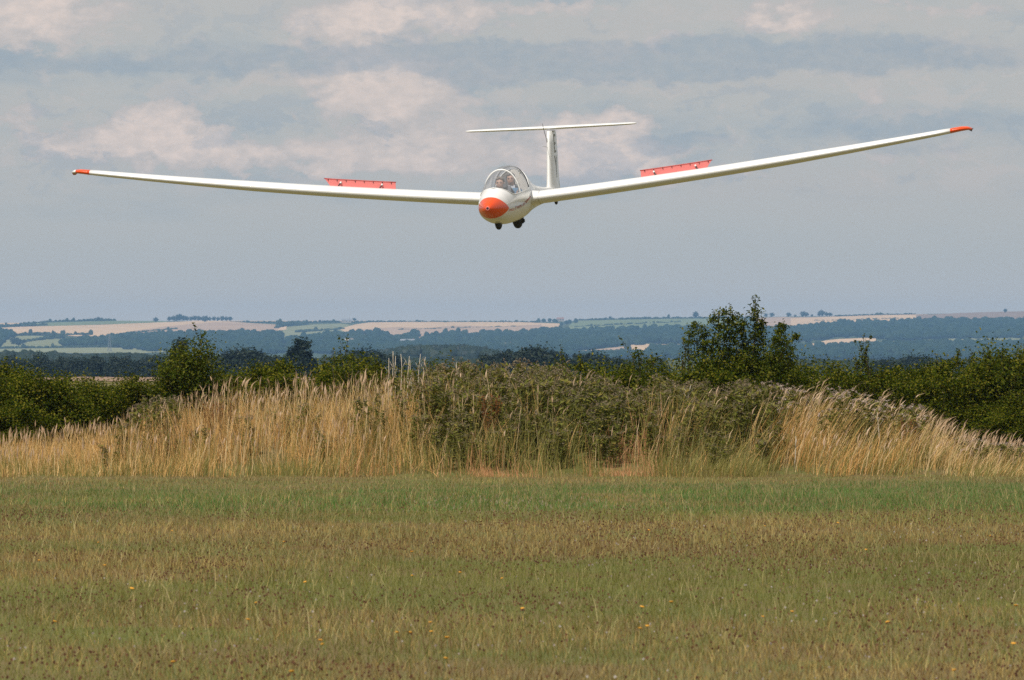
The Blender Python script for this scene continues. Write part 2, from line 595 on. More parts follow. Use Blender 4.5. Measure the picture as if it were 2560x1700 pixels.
far_field('pasture_field', M_lea, Q([(1380, 314, 320), (1500, 312, 318), (1560, 314, 318)]), .9)
far_field('pasture_field', M_lea, Q([(1830, 298, 320), (1900, 294, 318), (2361, 294, 320), (2900, 292, 322)]), .9)

# tan strip of stubble beyond the hedge
sv, sf = [], []
for i, x in enumerate(np.linspace(-36, -10, 27)):
    for y in (352, 385, 418):
        sv.append((x * y / 395, y + 6 * math.sin(x), float(ground_z(0, y)) + .03))
for i in range(26):
    for j in range(2):
        a = i * 3 + j
        sf.append((a, a + 3, a + 4, a + 1))
tag(obj('stubble_field', mk_mesh('stubble_strip', sv, sf, [M_plough])), kind='structure')

# ------------------------------------------------------------------ leafy growth
def leaves(centres, normals, size, r, aspect=0.6, fold=0.18):
    """one folded diamond-shaped leaf (two triangles' worth, one quad) per centre"""
    n = len(centres)
    nv = normals / np.linalg.norm(normals, axis=1, keepdims=True)
    t = r.normal(size=(n, 3))
    a = np.cross(nv, t)
    a /= np.linalg.norm(a, axis=1, keepdims=True)
    b = np.cross(nv, a)
    s = np.asarray(size).reshape(-1, 1) * r.uniform(.65, 1.3, (n, 1))
    v = np.empty((n, 4, 3))
    v[:, 0] = centres - a * s * .5
    v[:, 1] = centres + b * s * aspect * .5 + nv * s * fold
    v[:, 2] = centres + a * s * .5
    v[:, 3] = centres - b * s * aspect * .5 + nv * s * fold
    f = np.arange(n * 4).reshape(n, 4)
    return v.reshape(-1, 3), f


def bush_meshes(name, w, d, h, seed, nleaf, leaf, mat, shoots=9, base=0.12, spires=None, sigma=0.115, shoot_h=0.22):
    """crown of leaf clumps carried on stems that leave one foot; returns crown mesh, stems mesh"""
    r = np.random.default_rng(seed)
    nk = int(40 + 7 * w * h)
    c = []
    while len(c) < nk:
        p = r.uniform(-1, 1, 3)
        q = math.sqrt(p[0] ** 2 + p[1] ** 2 + p[2] ** 2)
        if q < 1 and r.random() < q ** 1.2 + .15:
            lump = 1 + .22 * math.sin(3 * math.atan2(p[1], p[0]) + seed) + .12 * math.sin(5 * p[2] + 2 * seed)
            z = h * (.5 + base / 2) + p[2] * h * (.5 - base / 2)
            wide = 1.0 if p[2] < .1 else 1.0
            c.append((p[0] * w / 2 * lump * wide, p[1] * d / 2 * lump, z))
    c = np.array(c)
    taper = np.ones(len(c))
    if spires:                                            # upright leafy limbs (offset, height) instead of a round head
        c = c[c[:, 2] < h * .5]
        taper = np.ones(len(c)) * 1.1
        for x0, top in spires:
            y0 = r.uniform(-d / 3, d / 3)
            for t in np.linspace(.10, .97, 16) ** .85:
                c = np.vstack([c, [x0 * (.50 + .50 * t) + r.normal() * .03, y0 + r.normal() * .05, t * top]])
                taper = np.append(taper, 1.05 - .62 * max(0, t - .55) / .45)
    k = r.integers(0, len(c), nleaf)
    sg = (sigma * taper * (.6 + .8 * r.random(len(c))))[k]
    P = c[k] + r.normal(size=(nleaf, 3)) * sg[:, None] * np.array([1, 1, .75])
    nin = nleaf // 6
    P[:nin] = c[k[:nin]] * r.uniform(.3, .95, (nin, 1)) + r.normal(size=(nin, 3)) * .10
    mb = MB()
    sel = r.permutation(len(c))[:26]
    for i in sel:
        e = c[i]
        mid = np.array([e[0] * .35, e[1] * .35, e[2] * .5]) + r.normal(size=3) * .04
        mb.tube([(r.normal() * .05, r.normal() * .05, -.05), mid, e], [.022 * h / 1.6, .014 * h / 1.6, .005], 4, False)
    SP, SN = [], []
    for i in range(shoots):                                # long shoots that break the outline
        e = c[r.integers(0, len(c))]
        e = c[np.argmax(c[:, 2] * .8 + r.random(len(c)) * h * .55 - abs(c[:, 0]) * .1)] if i % 3 else e
        ln = shoot_h * r.uniform(.4, 1.25)
        dirv = np.array([r.normal() * .28, r.normal() * .2, 1.0])
        tip = e + dirv * ln
        mb.tube([e, e + dirv * ln * .5 + r.normal(size=3) * .015, tip], [.006, .004, .002], 3, False)
        m = int(22 * ln / .35)
        t = r.random(m) ** .8
        SP.append(e + dirv * ln * t[:, None] + r.normal(size=(m, 3)) * .022 * (1.4 - t[:, None]))
    P = np.vstack([P] + SP)
    P[:, 2] = np.maximum(P[:, 2], .03)
    nn = r.normal(size=P.shape) * .8 + (P - np.array([0, 0, h * .45])) / np.array([w / 2, d / 2, h / 2]) * .6 + np.array([0, 0, .55])
    v, f = leaves(P, nn, np.full(len(P), leaf), r)
    return mk_mesh(name, v, f, [mat]), mb.mesh(name + '_stems', M_bark)


hedge_protos = [bush_meshes('hedge_foliage', w, 1.5, h, 40 + i, nl, .048, M_hawthorn, shoots=sh)
                for i, (w, h, nl, sh) in enumerate([(2.3, 1.55, 19000, 9), (2.0, 1.6, 17000, 11), (2.4, 1.45, 19000, 7), (1.9, 1.7, 16500, 12), (2.2, 1.5, 18500, 9)])]


def plant(name, protos, loc, rotz=0, s=1.0, sz=None, parts=('crown', 'trunk')):
    t = empty(name, loc, rotz, (s, s, sz or s))
    for nm, me in zip(parts, protos):
        c = obj(nm, me, t)
        if nm in ('leaves', 'seed_heads', 'seed_spikes'):
            c['kind'] = 'stuff'
    return t


def at_px(px, Y):
    return (px - 1280) / FPX * Y


# hedge: (pixel column of its middle, top row, distance, prototype)
HEDGE_TOP = np.array([(-700, 895), (0, 905), (90, 915), (180, 925), (300, 950), (370, 935), (450, 925), (600, 915), (680, 905), (740, 872), (800, 890), (860, 885), (930, 905),
                      (1000, 905), (1080, 900), (1170, 905), (1270, 925), (1360, 905), (1440, 900), (1500, 925), (1560, 915), (1620, 890), (1700, 905), (1800, 890), (1900, 890), (1990, 895),
                      (2080, 905), (2160, 898), (2250, 915), (2330, 915), (2420, 895), (2490, 860), (2560, 870), (3300, 880)], float)
hx = -100
idx = 0
hedge_list = []
while hx < 2740:
    Y = 88.2 + .8 * math.sin(idx * 2.1)
    top = float(np.interp(hx, HEDGE_TOP[:, 0], HEDGE_TOP[:, 1]))
    z_top = EYE - (top - HORIZON) * Y / FPX
    hedge_list.append((hx, Y, z_top, idx % 5))
    hx += 96 + 12 * math.sin(idx * 1.3)
    idx += 1


def hedge_label(px):
    if px < 380: return 'hedge bush left of the small round tree'
    if px < 690: return 'hedge bush behind the tall straw grass at left'
    if px < 800: return 'domed hedge bush behind the straw grass'
    if px < 1480: return 'hedge bush showing its top above the thistles'
    if px < 2000: return 'hedge bush at the foot of the tall upright bush'
    if px < 2380: return 'hedge bush behind the pale thistle heads'
    return 'large hedge bush at the right end'


for px, Y, zt, pi in hedge_list:
    ph = (1.55, 1.6, 1.45, 1.7, 1.5)[pi]
    t = plant('hawthorn_bush', hedge_protos[pi], (at_px(px, Y), Y, -.02), rng.uniform(0, 6.28), 1.0 * (1.05 if px > 2300 else 1), max(.78, zt * (.96 if px < 1450 else 1.0) / ph))
    tag(t, nth(hedge_label(px)), 'bush', 'hawthorn bushes of the hedge')
# a nearer, brighter row stands forward of the main hedge at both ends
for px, top, Y, pi, s in [(2330, 1010, 87.0, 3, .72), (2470, 1010, 86.9, 1, .8), (2600, 990, 86.8, 0, .85), (-60, 1000, 87.0, 4, .8), (60, 1010, 86.9, 2, .75)]:
    zt = EYE - (top - HORIZON) * Y / FPX
    t = plant('hawthorn_bush', hedge_protos[pi], (at_px(px, Y), Y, -.02), rng.uniform(0, 6), s, zt / 1.5)
    tag(t, nth('low hawthorn bush before the hedge at the %s edge' % ('right' if px > 1280 else 'left')), 'bush', 'low bushes before the hedge at the %s' % ('right' if px > 1280 else 'left'))

LIMBS = [((px - 1853) / FPX * 87.3, EYE - (top - HORIZON) * 87.3 / FPX) for px, top in
         [(1730, 806), (1756, 815), (1784, 790), (1810, 776), (1834, 784), (1862, 800), (1890, 768), (1908, 800), (1940, 822), (1962, 806), (1984, 834)]]
big = bush_meshes('tall_bush_foliage', 1.7, 1.1, 2.3, 91, 29000, .046, M_bush, shoots=26, spires=LIMBS, sigma=.105, shoot_h=.24)
t = plant('tall_bush', big, (at_px(1853, 87.3), 87.3, 0), 0.0)
tag(t, 'tall upright many-stemmed bush rising above the hedge against the sky', 'bush')
sml = bush_meshes('small_tree_foliage', .98, .9, 1.86, 97, 13000, .05, M_bush, shoots=16, base=.2, sigma=.11, shoot_h=.3)
t = plant('small_tree', sml, (at_px(470, 86.8), 86.8, 0), 0.4)
tag(t, 'small round leafy tree standing out of the hedge at left', 'tree')
SAPS = [(2165, 'thin leafy sapling poking out of the hedge right of the tall bush', .28, 1.66, 300, .5), (1600, 'thin leafy sapling in the hedge left of the tall bush', .5, 1.72, 1500, .3),
        (1425, 'yellow-green sapling above the thistles at the middle', .6, 1.66, 1500, .25), (1716, 'thin sapling at the left side of the tall bush', .22, 1.78, 300, .3),
        (2492, 'bushy sapling on top of the hedge near the right edge', .95, 1.72, 5000, .16), (860, 'thin sapling above the hedge right of the domed bush', .45, 1.72, 1100, .25)]
for i, (px, lab, w_, h_, nl_, sh_) in enumerate(SAPS):
    pr = bush_meshes('sapling_foliage', w_, w_, h_, 101 + i, nl_, .048, M_bush, shoots=9, base=.35, sigma=.07, shoot_h=sh_)
    tag(plant('sapling', pr, (at_px(px, 87.4), 87.4, 0), px * .1), lab, 'sapling')

# ------------------------------------------------------------------ grasses
def blades(B, H, lean, width, tint, r, levels=(0, .45, .8, 1), wl=(1, .85, .5)):
    """curved tapering blades; B base points, H heights, lean = offset of the tip"""
    n = len(B)
    ang = r.uniform(0, math.pi, n)
    ax = np.stack([np.cos(ang), np.sin(ang), np.zeros(n)], 1)
    nl = len(levels)
    nv = 2 * (nl - 1) + 1
    V = np.empty((n, nv, 3))
    for j, t in enumerate(levels):
        c = B.copy()
        c[:, :2] += lean * t ** 1.8
        c[:, 2] += H * (t - .12 * t * t * np.clip(np.linalg.norm(lean, axis=1) / np.maximum(H, 1e-3), 0, 2))
        if j < nl - 1:
            o = ax * (width * wl[j] * .5)[:, None]
            V[:, 2 * j], V[:, 2 * j + 1] = c - o, c + o
        else:
            V[:, 2 * j] = c
    tri = []
    for j in range(nl - 2):
        a = 2 * j
        tri += [(a, a + 1, a + 3), (a, a + 3, a + 2)]
    tri.append((2 * (nl - 2), 2 * (nl - 2) + 1, 2 * (nl - 1)))
    tri = np.array(tri)
    F = (np.arange(n)[:, None, None] * nv + tri[None]).reshape(-1, 3)
    return V.reshape(-1, 3), F, np.repeat(tint, nv, axis=0)


def join(parts):
    V, F, T_, n = [], [], [], 0
    for v, f, t in parts:
        V.append(v); F.append(f + n); T_.append(t); n += len(v)
    return np.vstack(V), np.vstack(F), np.vstack(T_)


def lerp(a, b, t):
    return np.asarray(a) * (1 - t[:, None]) + np.asarray(b) * t[:, None]


def sstep(x, a, b):
    t = np.clip((x - a) / (b - a), 0, 1)
    return t * t * (3 - 2 * t)


# mown meadow
r = np.random.default_rng(11)
N = 430000
yy = 22 + (77.6 - 22) * r.random(N) ** .82
xx = (r.random(N) * 2 - 1)
xx = np.where(r.random(N) < .14, np.sign(xx) * (.1 * yy + 7 * np.abs(xx)), xx * (.105 * yy + .6))
keep = r.random(N) < .45 + .55 * sstep(60 - yy, 0, 30) + .25
xx, yy = xx[keep], yy[keep]
N = len(xx)
row = HORIZON + FPX * EYE / yy
n_big = vnoise(xx * .45, yy * .42, .5, 1)
n_mid = vnoise(xx * .7, yy * .6, 1.1, 2)
n_sm = vnoise(xx, yy * .5, 4.5, 3)
lush = sstep(yy + (n_big - .5) * 10, 56, 60) * (1 - .85 * sstep(yy + (n_mid - .5) * 6, 70, 74))
lush = np.clip(lush * (.30 + 1.6 * sstep(n_mid + .25 * (n_big - .5) + .02 * xx, .3, .7)), 0, 1)
dry = np.clip(.46 + 2.6 * (n_big - .48) + 1.3 * (n_mid - .5), .03, .96) * (1 - .8 * lush)
dry = np.maximum(dry, .8 * sstep(yy + (n_mid - .5) * 5, 71.0, 75.5))
u = r.random(N)
green = lerp((.125, .145, .042), (.185, .175, .062), r.random(N))
lushc = lerp((.050, .120, .030), (.095, .185, .050), r.random(N))
tan = lerp((.26, .19, .085), (.44, .33, .16), r.random(N))
brown = lerp((.11, .065, .033), (.20, .125, .06), r.random(N))
tint = np.where((u < lush * .85)[:, None], lushc, green)
isdry = r.random(N) < dry
tint = np.where(isdry[:, None], np.where((r.random(N) < .5 + .4 * (n_sm - .5))[:, None], brown, tan), tint)
H = r.gamma(4, .0125, N) * (.6 + .8 * n_mid) * (1 + .15 * lush)
H *= 1 - .45 * sstep(yy, 60, 75)
tall = r.random(N) < .03 * (.3 + 1.6 * sstep(n_mid, .4, .7))
H = np.where(tall, H * 1.7 + .05, H)
tint = tint * np.array([1.22, 1.20, .86]) * (.70 + .6 * vnoise(xx * .5, yy * .5, .6, 71, 3))[:, None]
tint = np.where((tall & (r.random(N) < .7))[:, None], lerp((.36, .33, .12), (.52, .42, .20), r.random(N)), tint)
lean = r.normal(size=(N, 2)) * (H * .42)[:, None]
wd = .0034 + .003 * r.random(N) * (yy / 60)
B = np.stack([xx, yy, np.full(N, -.004)], 1)
B[:, 2] += bank(xx, yy)
V, F, TT = blades(B, H, lean, wd, tint, r, (0, .55, 1), (1, .7))
tag(obj('meadow_grass', mk_mesh('meadow_grass', V, F, [M_grass], TT)), 'short mown meadow grass, green and brown, across the airfield', 'grass', kind='stuff')

# seed heads and clover in the meadow: small crossed tufts
def tufts(P, size, tint, r, tall=1.0):
    n = len(P)
    V = np.empty((n, 2, 4, 3))
    for k in range(2):
        ang = r.uniform(0, math.pi, n) if k == 0 else ang + math.pi / 2
        ax = np.stack([np.cos(ang), np.sin(ang), np.zeros(n)], 1) * (size * .5)[:, None]
        up = np.zeros((n, 3))
        up[:, 2] = size * tall
        up[:, :2] = r.normal(size=(n, 2)) * (size * .15)[:, None]
        V[:, k, 0], V[:, k, 1], V[:, k, 2], V[:, k, 3] = P, P + ax + up * .55, P + up, P - ax + up * .55
    F = np.arange(n * 8).reshape(-1, 4)
    return V.reshape(-1, 3), F, np.repeat(tint, 8, axis=0)


r = np.random.default_rng(12)
n = 20000
yy = 24 + 34 * r.random(n) ** .9
xx = (r.random(n) * 2 - 1) * (.115 * yy + 1)
cl = vnoise(xx * .8, yy * .35, 1.1, 21)
keep = r.random(n) < sstep(cl, .42, .68) + .08
xx, yy = xx[keep], yy[keep]
n = len(xx)
V, F, TT = tufts(np.stack([xx, yy, r.uniform(.05, .14, n)], 1), r.uniform(.010, .020, n), lerp((.12, .055, .03), (.24, .12, .065), r.random(n)), r)
tag(obj('sorrel_seed_heads', mk_mesh('sorrel_seed_heads', V, F, [M_grass], TT)), 'reddish brown seed heads dotted through the meadow grass', 'seed heads', kind='stuff')
n = 900
yy = 24 + 30 * r.random(n) ** .9
xx = (r.random(n) * 2 - 1) * (.115 * yy + 1)
keep = r.random(n) < sstep(vnoise(xx, yy * .4, .7, 31) + .06 * np.sign(xx), .42, .65)
xx, yy = xx[keep], yy[keep]
n = len(xx)
V, F, TT = tufts(np.stack([xx, yy, r.uniform(.05, .10, n)], 1), r.uniform(.010, .018, n), lerp((.38, .31, .27), (.58, .52, .47), r.random(n)), r)
tag(obj('clover_heads', mk_mesh('clover_heads', V, F, [M_grass], TT)), 'small pale clover heads scattered in the meadow grass', 'flowers', kind='stuff')
# pale seeding grass in the lush strip
n = 170
xx, yy = r.normal(.1, .7, n), r.normal(57.2, .9, n)
V, F, TT = tufts(np.stack([xx, yy, r.uniform(.07, .2, n)], 1), r.uniform(.009, .015, n), lerp((.33, .28, .17), (.45, .39, .26), r.random(n)), r, 2.2)
V2, F2, T2 = V, F, TT
tag(obj('seeding_grass', mk_mesh('seeding_grass', V2, F2, [M_grass], T2)), 'pale seeding grass heads in the green strip of meadow', 'grass', kind='stuff')

# rank grass on the bank
r = np.random.default_rng(13)
N = 135000
xx = r.uniform(-10.5, 10.5, N)
yy = 75.3 + 9.9 * r.random(N) ** 1.15
px = 1280 + FPX * xx / 80.5
clump = vnoise(xx, yy, 1.6, 5, 2)
clump2 = vnoise(xx, yy, 5.0, 6, 2)
edge = 75.5 + 1.1 * vnoise(xx, 0, 1.3, 9)
front = sstep(yy, edge, edge + 3.6)
zg = bank(xx, yy)
room = np.clip(veg_top(xx) - zg, .12, 2)
tuss = vnoise(xx, yy, .95, 47, 2)
Hg = room * (.30 + .70 * front) * (.26 + .36 * clump + .24 * clump2 + .68 * tuss) * r.uniform(.55, 1.12, N)
gaps = vnoise(xx, yy * .8, 2.3, 41, 2)
keep = (yy > edge) & (r.random(N) < (.08 + 1.15 * sstep(gaps, .34, .66)) * (.4 + .8 * clump2))
edge_w = 160 * (vnoise(xx, yy, 1.4, 51, 2) - .5)
centre = sstep(px + edge_w, 940, 1120) * (1 - sstep(px + edge_w, 1780, 2080))         # thistles own the middle of the bank
cn = vnoise(xx, yy, 1.2, 53, 2)
keep &= ~((r.random(N) < (.25 + .85 * sstep(cn, .34, .58)) * .82 * centre * sstep(yy, 76.8, 78.6)))
# a low green hollow right of the middle
gre = np.exp(-((px - 1400) / 110) ** 2) * (1 - sstep(yy, 78, 80.2))
gre = np.maximum(gre, (.2 + .6 * cn) * centre)
gre = np.maximum(gre, .55 * sstep(vnoise(xx, yy, .9, 15), .56, .74) * (.5 + .6 * centre))
redp = np.exp(-((px - 1545) / 60) ** 2) + np.exp(-((px - 1240) / 110) ** 2) * (1 - sstep(yy, 76.4, 77.4)) + .6 * np.exp(-((px - 1050) / 130) ** 2) * (1 - sstep(yy, 76.2, 77))
Hg = np.where(r.random(N) < np.clip(redp, 0, 1), Hg * .45, Hg)
straw = lerp((.46, .29, .11), (.72, .49, .21), r.random(N))
straw = np.where((vnoise(xx, yy, .8, 17) > .55)[:, None], straw * np.array([1.0, .9, .82]), straw)
drk = lerp((.20, .125, .06), (.34, .22, .11), r.random(N))
straw = np.where((r.random(N) < .05 + .38 * sstep(vnoise(xx, yy, 1.7, 61, 2), .56, .72))[:, None], drk, straw)
pale = lerp((.64, .47, .26), (.78, .62, .38), r.random(N))
straw = np.where((r.random(N) < .12 + .35 * sstep(px, 2200, 2400))[:, None], pale, straw)
greenc = lerp((.13, .14, .035), (.28, .26, .08), r.random(N))
redc = lerp((.44, .23, .12), (.62, .35, .20), r.random(N))
lowg = .42 * (1 - sstep(yy, 76.4, 79.5)) * (.4 + 1.1 * vnoise(xx, yy, .7, 43))
tint = np.where((r.random(N) < np.clip(gre + .10 + lowg + .35 * sstep(.45 - clump, 0, .2), 0, .93))[:, None], greenc, straw)
tint = np.where((r.random(N) < np.clip(redp, 0, 1) * .8)[:, None], redc, tint)
wind = .05 + .34 * sstep(px, 1300, 2100)
sway = (vnoise(xx, yy, 1.5, 45, 2) - .5) * .7
lean = np.stack([wind + sway + r.normal(size=N) * .20, r.normal(size=N) * .22], 1) * Hg[:, None]
bent = r.random(N) < .16
lean[bent] = r.normal(size=(bent.sum(), 2)) * .75 * Hg[bent][:, None]
Hg = np.where(bent, Hg * .75, Hg)
wd = r.uniform(.004, .0085, N)
tint = tint * np.array([1.16, 1.08, .94])
sel = keep
B = np.stack([xx, yy, zg - .02], 1)[sel]
V, F, TT = blades(B, Hg[sel], lean[sel], wd[sel], tint[sel], r)
isg = gre[sel] > .5
tag(obj('tall_dry_grass', mk_mesh('tall_dry_grass', V, F, [M_hay], TT)), 'rank straw-coloured grass covering the low bank', 'grass', kind='stuff')

# flowering stems with seed plumes that stand above the rest
n = 5200
xx = r.uniform(-10.5, 10.5, n)
yy = r.uniform(76.6, 83.5, n)
px = 1280 + FPX * xx / 80.5
zg = bank(xx, yy)
dens = .35 + 1.0 * vnoise(xx, yy, 1.1, 25) + .3 * sstep(px, 2000, 2300)
dens *= .25 + 1.3 * sstep(vnoise(xx, yy, 1.3, 49, 2), .35, .65)
dens *= 1 - .80 * sstep(px, 980, 1120) * (1 - sstep(px, 1880, 2060))
keep = r.random(n) < dens
xx, yy, px, zg = xx[keep], yy[keep], px[keep], zg[keep]
n = len(xx)
room = np.clip(veg_top(xx) - zg, .15, 2)
Hs = room * (.45 + .6 * sstep(yy, 76.6, 80)) * r.uniform(.8, 1.12, n)
Hs += np.where(r.random(n) < .10, r.uniform(.06, .3, n) * np.clip(room, .3, 1), 0)
wind = .06 + .30 * sstep(px, 1300, 2100)
lean = np.stack([wind + r.normal(size=n) * .10, r.normal(size=n) * .10], 1) * Hs[:, None]
st = lerp((.58, .40, .19), (.76, .58, .32), r.random(n))
v1 = blades(np.stack([xx, yy, zg], 1), Hs, lean, np.full(n, .006), st, r, (0, .5, .85, 1), (1, .9, .8))
tipz = np.stack([xx, yy, zg], 1)
tipz[:, :2] += lean * .86 ** 1.8
tipz[:, 2] += Hs * .84
hd = lerp((.44, .29, .18), (.64, .46, .31), r.random(n))
hb, hl = tipz, r.uniform(.07, .16, n)
v2 = blades(hb, hl, lean * .35, r.uniform(.012, .024, n), hd, r, (0, .45, 1), (.5, 1.0))
V, F, TT = join([v1, v2])
tag(obj('seeding_hay_stems', mk_mesh('seeding_hay_stems', V, F, [M_hay], TT)), 'tall hay stems with feathery seed heads above the bank grass', 'grass', kind='stuff')

# ------------------------------------------------------------------ thistles, docks, dead stalks
def thistle_meshes(seed, h, nbr, pale):
    r = np.random.default_rng(seed)
    mb = MB()
    P, Nn, heads = [], [], []
    for i in range(nbr):
        a = r.uniform(0, 6.28)
        sp_ = r.uniform(.02, .22)
        top = np.array([math.cos(a) * sp_, math.sin(a) * sp_, h * r.uniform(.68, 1.05)])
        foot = np.array([math.cos(a) * .05, math.sin(a) * .05, 0])
        mid = foot * .5 + top * .5 + r.normal(size=3) * .025
        mb.tube([foot, mid, top], [.006, .005, .003], 3, False)
        for t in np.linspace(.12, .99, 46):
            c = foot * (1 - t) + top * t
            b = r.uniform(0, 6.28)
            o = np.array([math.cos(b), math.sin(b), r.uniform(.1, .6)])
            P.append(c + o * r.uniform(.03, .075) * (1.15 - .5 * t))
            Nn.append(o * -.2 + np.array([0, 0, .8]) + r.normal(size=3) * .5)
        for _ in range(int(r.integers(3, 6)) if not pale else int(r.integers(3, 6))):
            q = top + np.array([r.normal() * .055, r.normal() * .055, r.uniform(-.03, .09)])
            mb.tube([top * .97 + foot * .03, q], [.003, .002], 3, False)
            heads.append(q)
    v, f = leaves(np.array(P), np.array(Nn), np.full(len(P), .10), r, .36, .12)
    heads = np.array(heads)
    hp, hn = [], []
    for q in heads:                                        # each head is a small tuft of down
        m = 9
        hp.append(q + r.normal(size=(m, 3)) * .010)
        hn.append(r.normal(size=(m, 3)))
    hv, hf = leaves(np.vstack(hp), np.vstack(hn), np.full(len(heads) * 9, .026 if pale else .020), r, .8, .1)
    return (mk_mesh('thistle_leaves', v, f, [M_thistle]), mb.mesh('thistle_stems', M_thstem), mk_mesh('thistle_heads', hv, hf, [M_thpale if pale else M_thhead]))


th_dull = [thistle_meshes(200 + i, 1.0, 4, False) for i in range(5)]
th_pale = [thistle_meshes(220 + i, 1.0, 5, True) for i in range(3)]
r = np.random.default_rng(14)


def thistle(px, Y, ztop, protos, label, group):
    x = at_px(px, Y)
    zg = float(bank(x, Y))
    s = max(.35, ztop - zg)
    t = plant('thistle_plant', protos[int(r.integers(0, len(protos)))], (x, Y, zg - .01), r.uniform(0, 6.28), .75 + .5 * s, s, ('leaves', 'stem', 'seed_heads'))
    return tag(t, label, 'thistle', group)


for i in range(250):                                       # grey-green stand in the middle
    px = r.uniform(1000, 1960) if r.random() < .8 else r.normal(1480, 200)
    Y = 77.2 + 6.0 * r.random() ** .8
    zt = float(veg_top(at_px(px, 80.5))) * (.34 + .68 * float(sstep(np.array(Y), 76.6, 80.4))) * r.uniform(.80, 1.08)
    thistle(px, Y, zt, th_dull, 'grey-green thistle with dull mauve heads in the dense stand on the bank', 'thistles in the dense middle stand')
for i in range(24):
    px = r.uniform(1930, 2340)
    Y = r.uniform(79.2, 82.8)
    zt = float(veg_top(at_px(px, 80.5))) * r.uniform(.88, 1.05)
    thistle(px, Y, zt, th_pale, 'thistle gone to pale fluffy seed at the right of the bank', 'pale seeding thistles at the right')
for i in range(15):
    px = r.normal(405, 36)
    Y = r.uniform(79.5, 82.5)
    thistle(px, Y, EYE - (r.uniform(992, 1035) - HORIZON) * Y / FPX, th_dull, 'mauve-headed thistle in the clump at the left of the bank', 'thistles in the left clump')
for i in range(40):
    px = r.uniform(260, 990)
    Y = r.uniform(78.0, 82.5)
    zt = float(veg_top(at_px(px, 80.5))) * r.uniform(.45, .9)
    thistle(px, Y, zt, th_dull, 'green thistle half hidden in the straw grass left of the middle', 'thistles among the straw grass')
for i in range(9):
    px = r.uniform(2380, 2600)
    Y = r.uniform(78.6, 81.5)
    thistle(px, Y, float(veg_top(at_px(px, 80.5))) * r.uniform(.8, 1.1), th_pale, 'short thistle in the pale grass at the right end of the bank', 'thistles at the right end')


def dock_meshes(seed):
    r = np.random.default_rng(seed)
    mb = MB()
    P = []
    for i in range(7):
        a = r.uniform(0, 6.28)
        top = np.array([math.cos(a) * .12, math.sin(a) * .12, r.uniform(.75, 1.0)])
        mb.tube([(0, 0, 0), top * .5 + r.normal(size=3) * .02, top], [.006, .005, .002], 3, False)
        t = r.uniform(.45, 1, 150)
        P.append(top * t[:, None] + r.normal(size=(150, 3)) * .022)
    P = np.vstack(P)
    v, f = leaves(P, r.normal(size=P.shape), np.full(len(P), .022), r, .8)
    return mk_mesh('dock_seeds', v, f, [M_dock]), mb.mesh('dock_stems', M_thstem)


dk = dock_meshes(5)
for px, Y, s, lab in [(528, 79.3, .62, 'rust-brown dock with ripe seed among the straw grass at left'), (560, 79.6, .6, 'second rust-brown dock just right of the first among the straw'),
                      (1227, 78.4, .75, 'red-brown dock among the thistles near the middle'), (2272, 79.5, .55, 'small orange-brown dock behind the leaning hay at right')]:
    x = at_px(px, Y)
    z = float(bank(x, Y))
    tag(plant('dock_plant', dk, (x, Y, z), px, 1.0, s * 1.25, ('seed_spikes', 'stem')), lab, 'dock')

rr = random.Random(3)


def stalk(px, top, bot, Y, lab, lean=0.0):
    x = at_px(px, Y)
    zt, zb = EYE - (top - HORIZON) * Y / FPX, EYE - (bot - HORIZON) * Y / FPX
    mb = MB()
    ln = zt - zb
    pts = [(0, 0, 0), (lean * .4 + rr.uniform(-.01, .01), 0, ln * .45), (lean * .8, .01, ln * .8), (lean + rr.uniform(-.02, .02), 0, ln)]
    mb.tube(pts, [.010, .008, .006, .003], 5)
    for q in range(3):
        t = rr.uniform(.5, .9)
        p = Vector((lean * t, 0, ln * t))
        mb.tube([p, p + Vector((rr.uniform(-.07, .07), 0, .1))], [.004, .002], 3)
    o = mb.obj('dead_stalk', M_straw, None, loc=(x, Y, zb))
    tag(o, lab, 'stalk', 'bleached dead stalks on the bank')


for i, (px, tp, ln) in enumerate([(972, 895, 0), (979, 878, .03), (990, 890, -.02), (1002, 885, .02), (1018, 890, .02), (1030, 900, -.03), (1042, 885, .04), (1052, 892, .05), (1140, 905, .02), (1185, 925, -.03)]):
    stalk(px, tp, 1050, 82.6, nth('pale leafless stalk above the thistles left of the middle'), ln)
stalk(1712, 962, 1060, 80.2, 'pale forked dead stalk sticking up below the tall bush', .07)
stalk(2202, 1030, 1130, 79.2, 'bent white stalk among the thistles at the right', -.05)
stalk(1985, 1090, 1185, 77.6, 'thin grey dead stalk low in the hay at right', .03)

# yellow hawkbit flowers standing in the meadow
M_yellow = principled('hawkbit_petals', (.62, .29, .015), 0.6)
M_fstem = principled('hawkbit_stem', (.12, .15, .05), 0.7)
fm = MB()
fm.lathe([(0.0, .004), (.004, .017), (.007, .016), (.009, .006), (.009, .0005)], 'z', n=9)
me_f = fm.mesh('hawkbit_head', M_yellow)
sm = MB()
sm.tube([(0, 0, -.13), (.004, 0, -.06), (0, 0, .002)], .002, 4)
me_s = sm.mesh('hawkbit_stem', M_fstem)
SPOTS = [(262, 1414), (137, 1555), (729, 1680), (1030, 1440), (1150, 1432), (1255, 1447), (1306, 1522), (1076, 1557), (1078, 1580), (1118, 1595), (992, 1582), (1026, 1582), (1114, 1647), (433, 1656),
         (640, 1508), (620, 1550), (801, 1602), (806, 1612), (98, 1402), (430, 1328), (330, 1472), (1622, 1326), (2165, 1375), (2476, 1340), (1912, 1316), (2095, 1308), (2219, 1556), (1600, 1572), (1618, 1566),
         (2534, 1610), (1678, 1506), (1605, 1518), (2540, 1515), (2385, 1677), (1907, 1543), (246, 1357), (763, 1456), (1030, 1380), (710, 1355), (1980, 1530)]
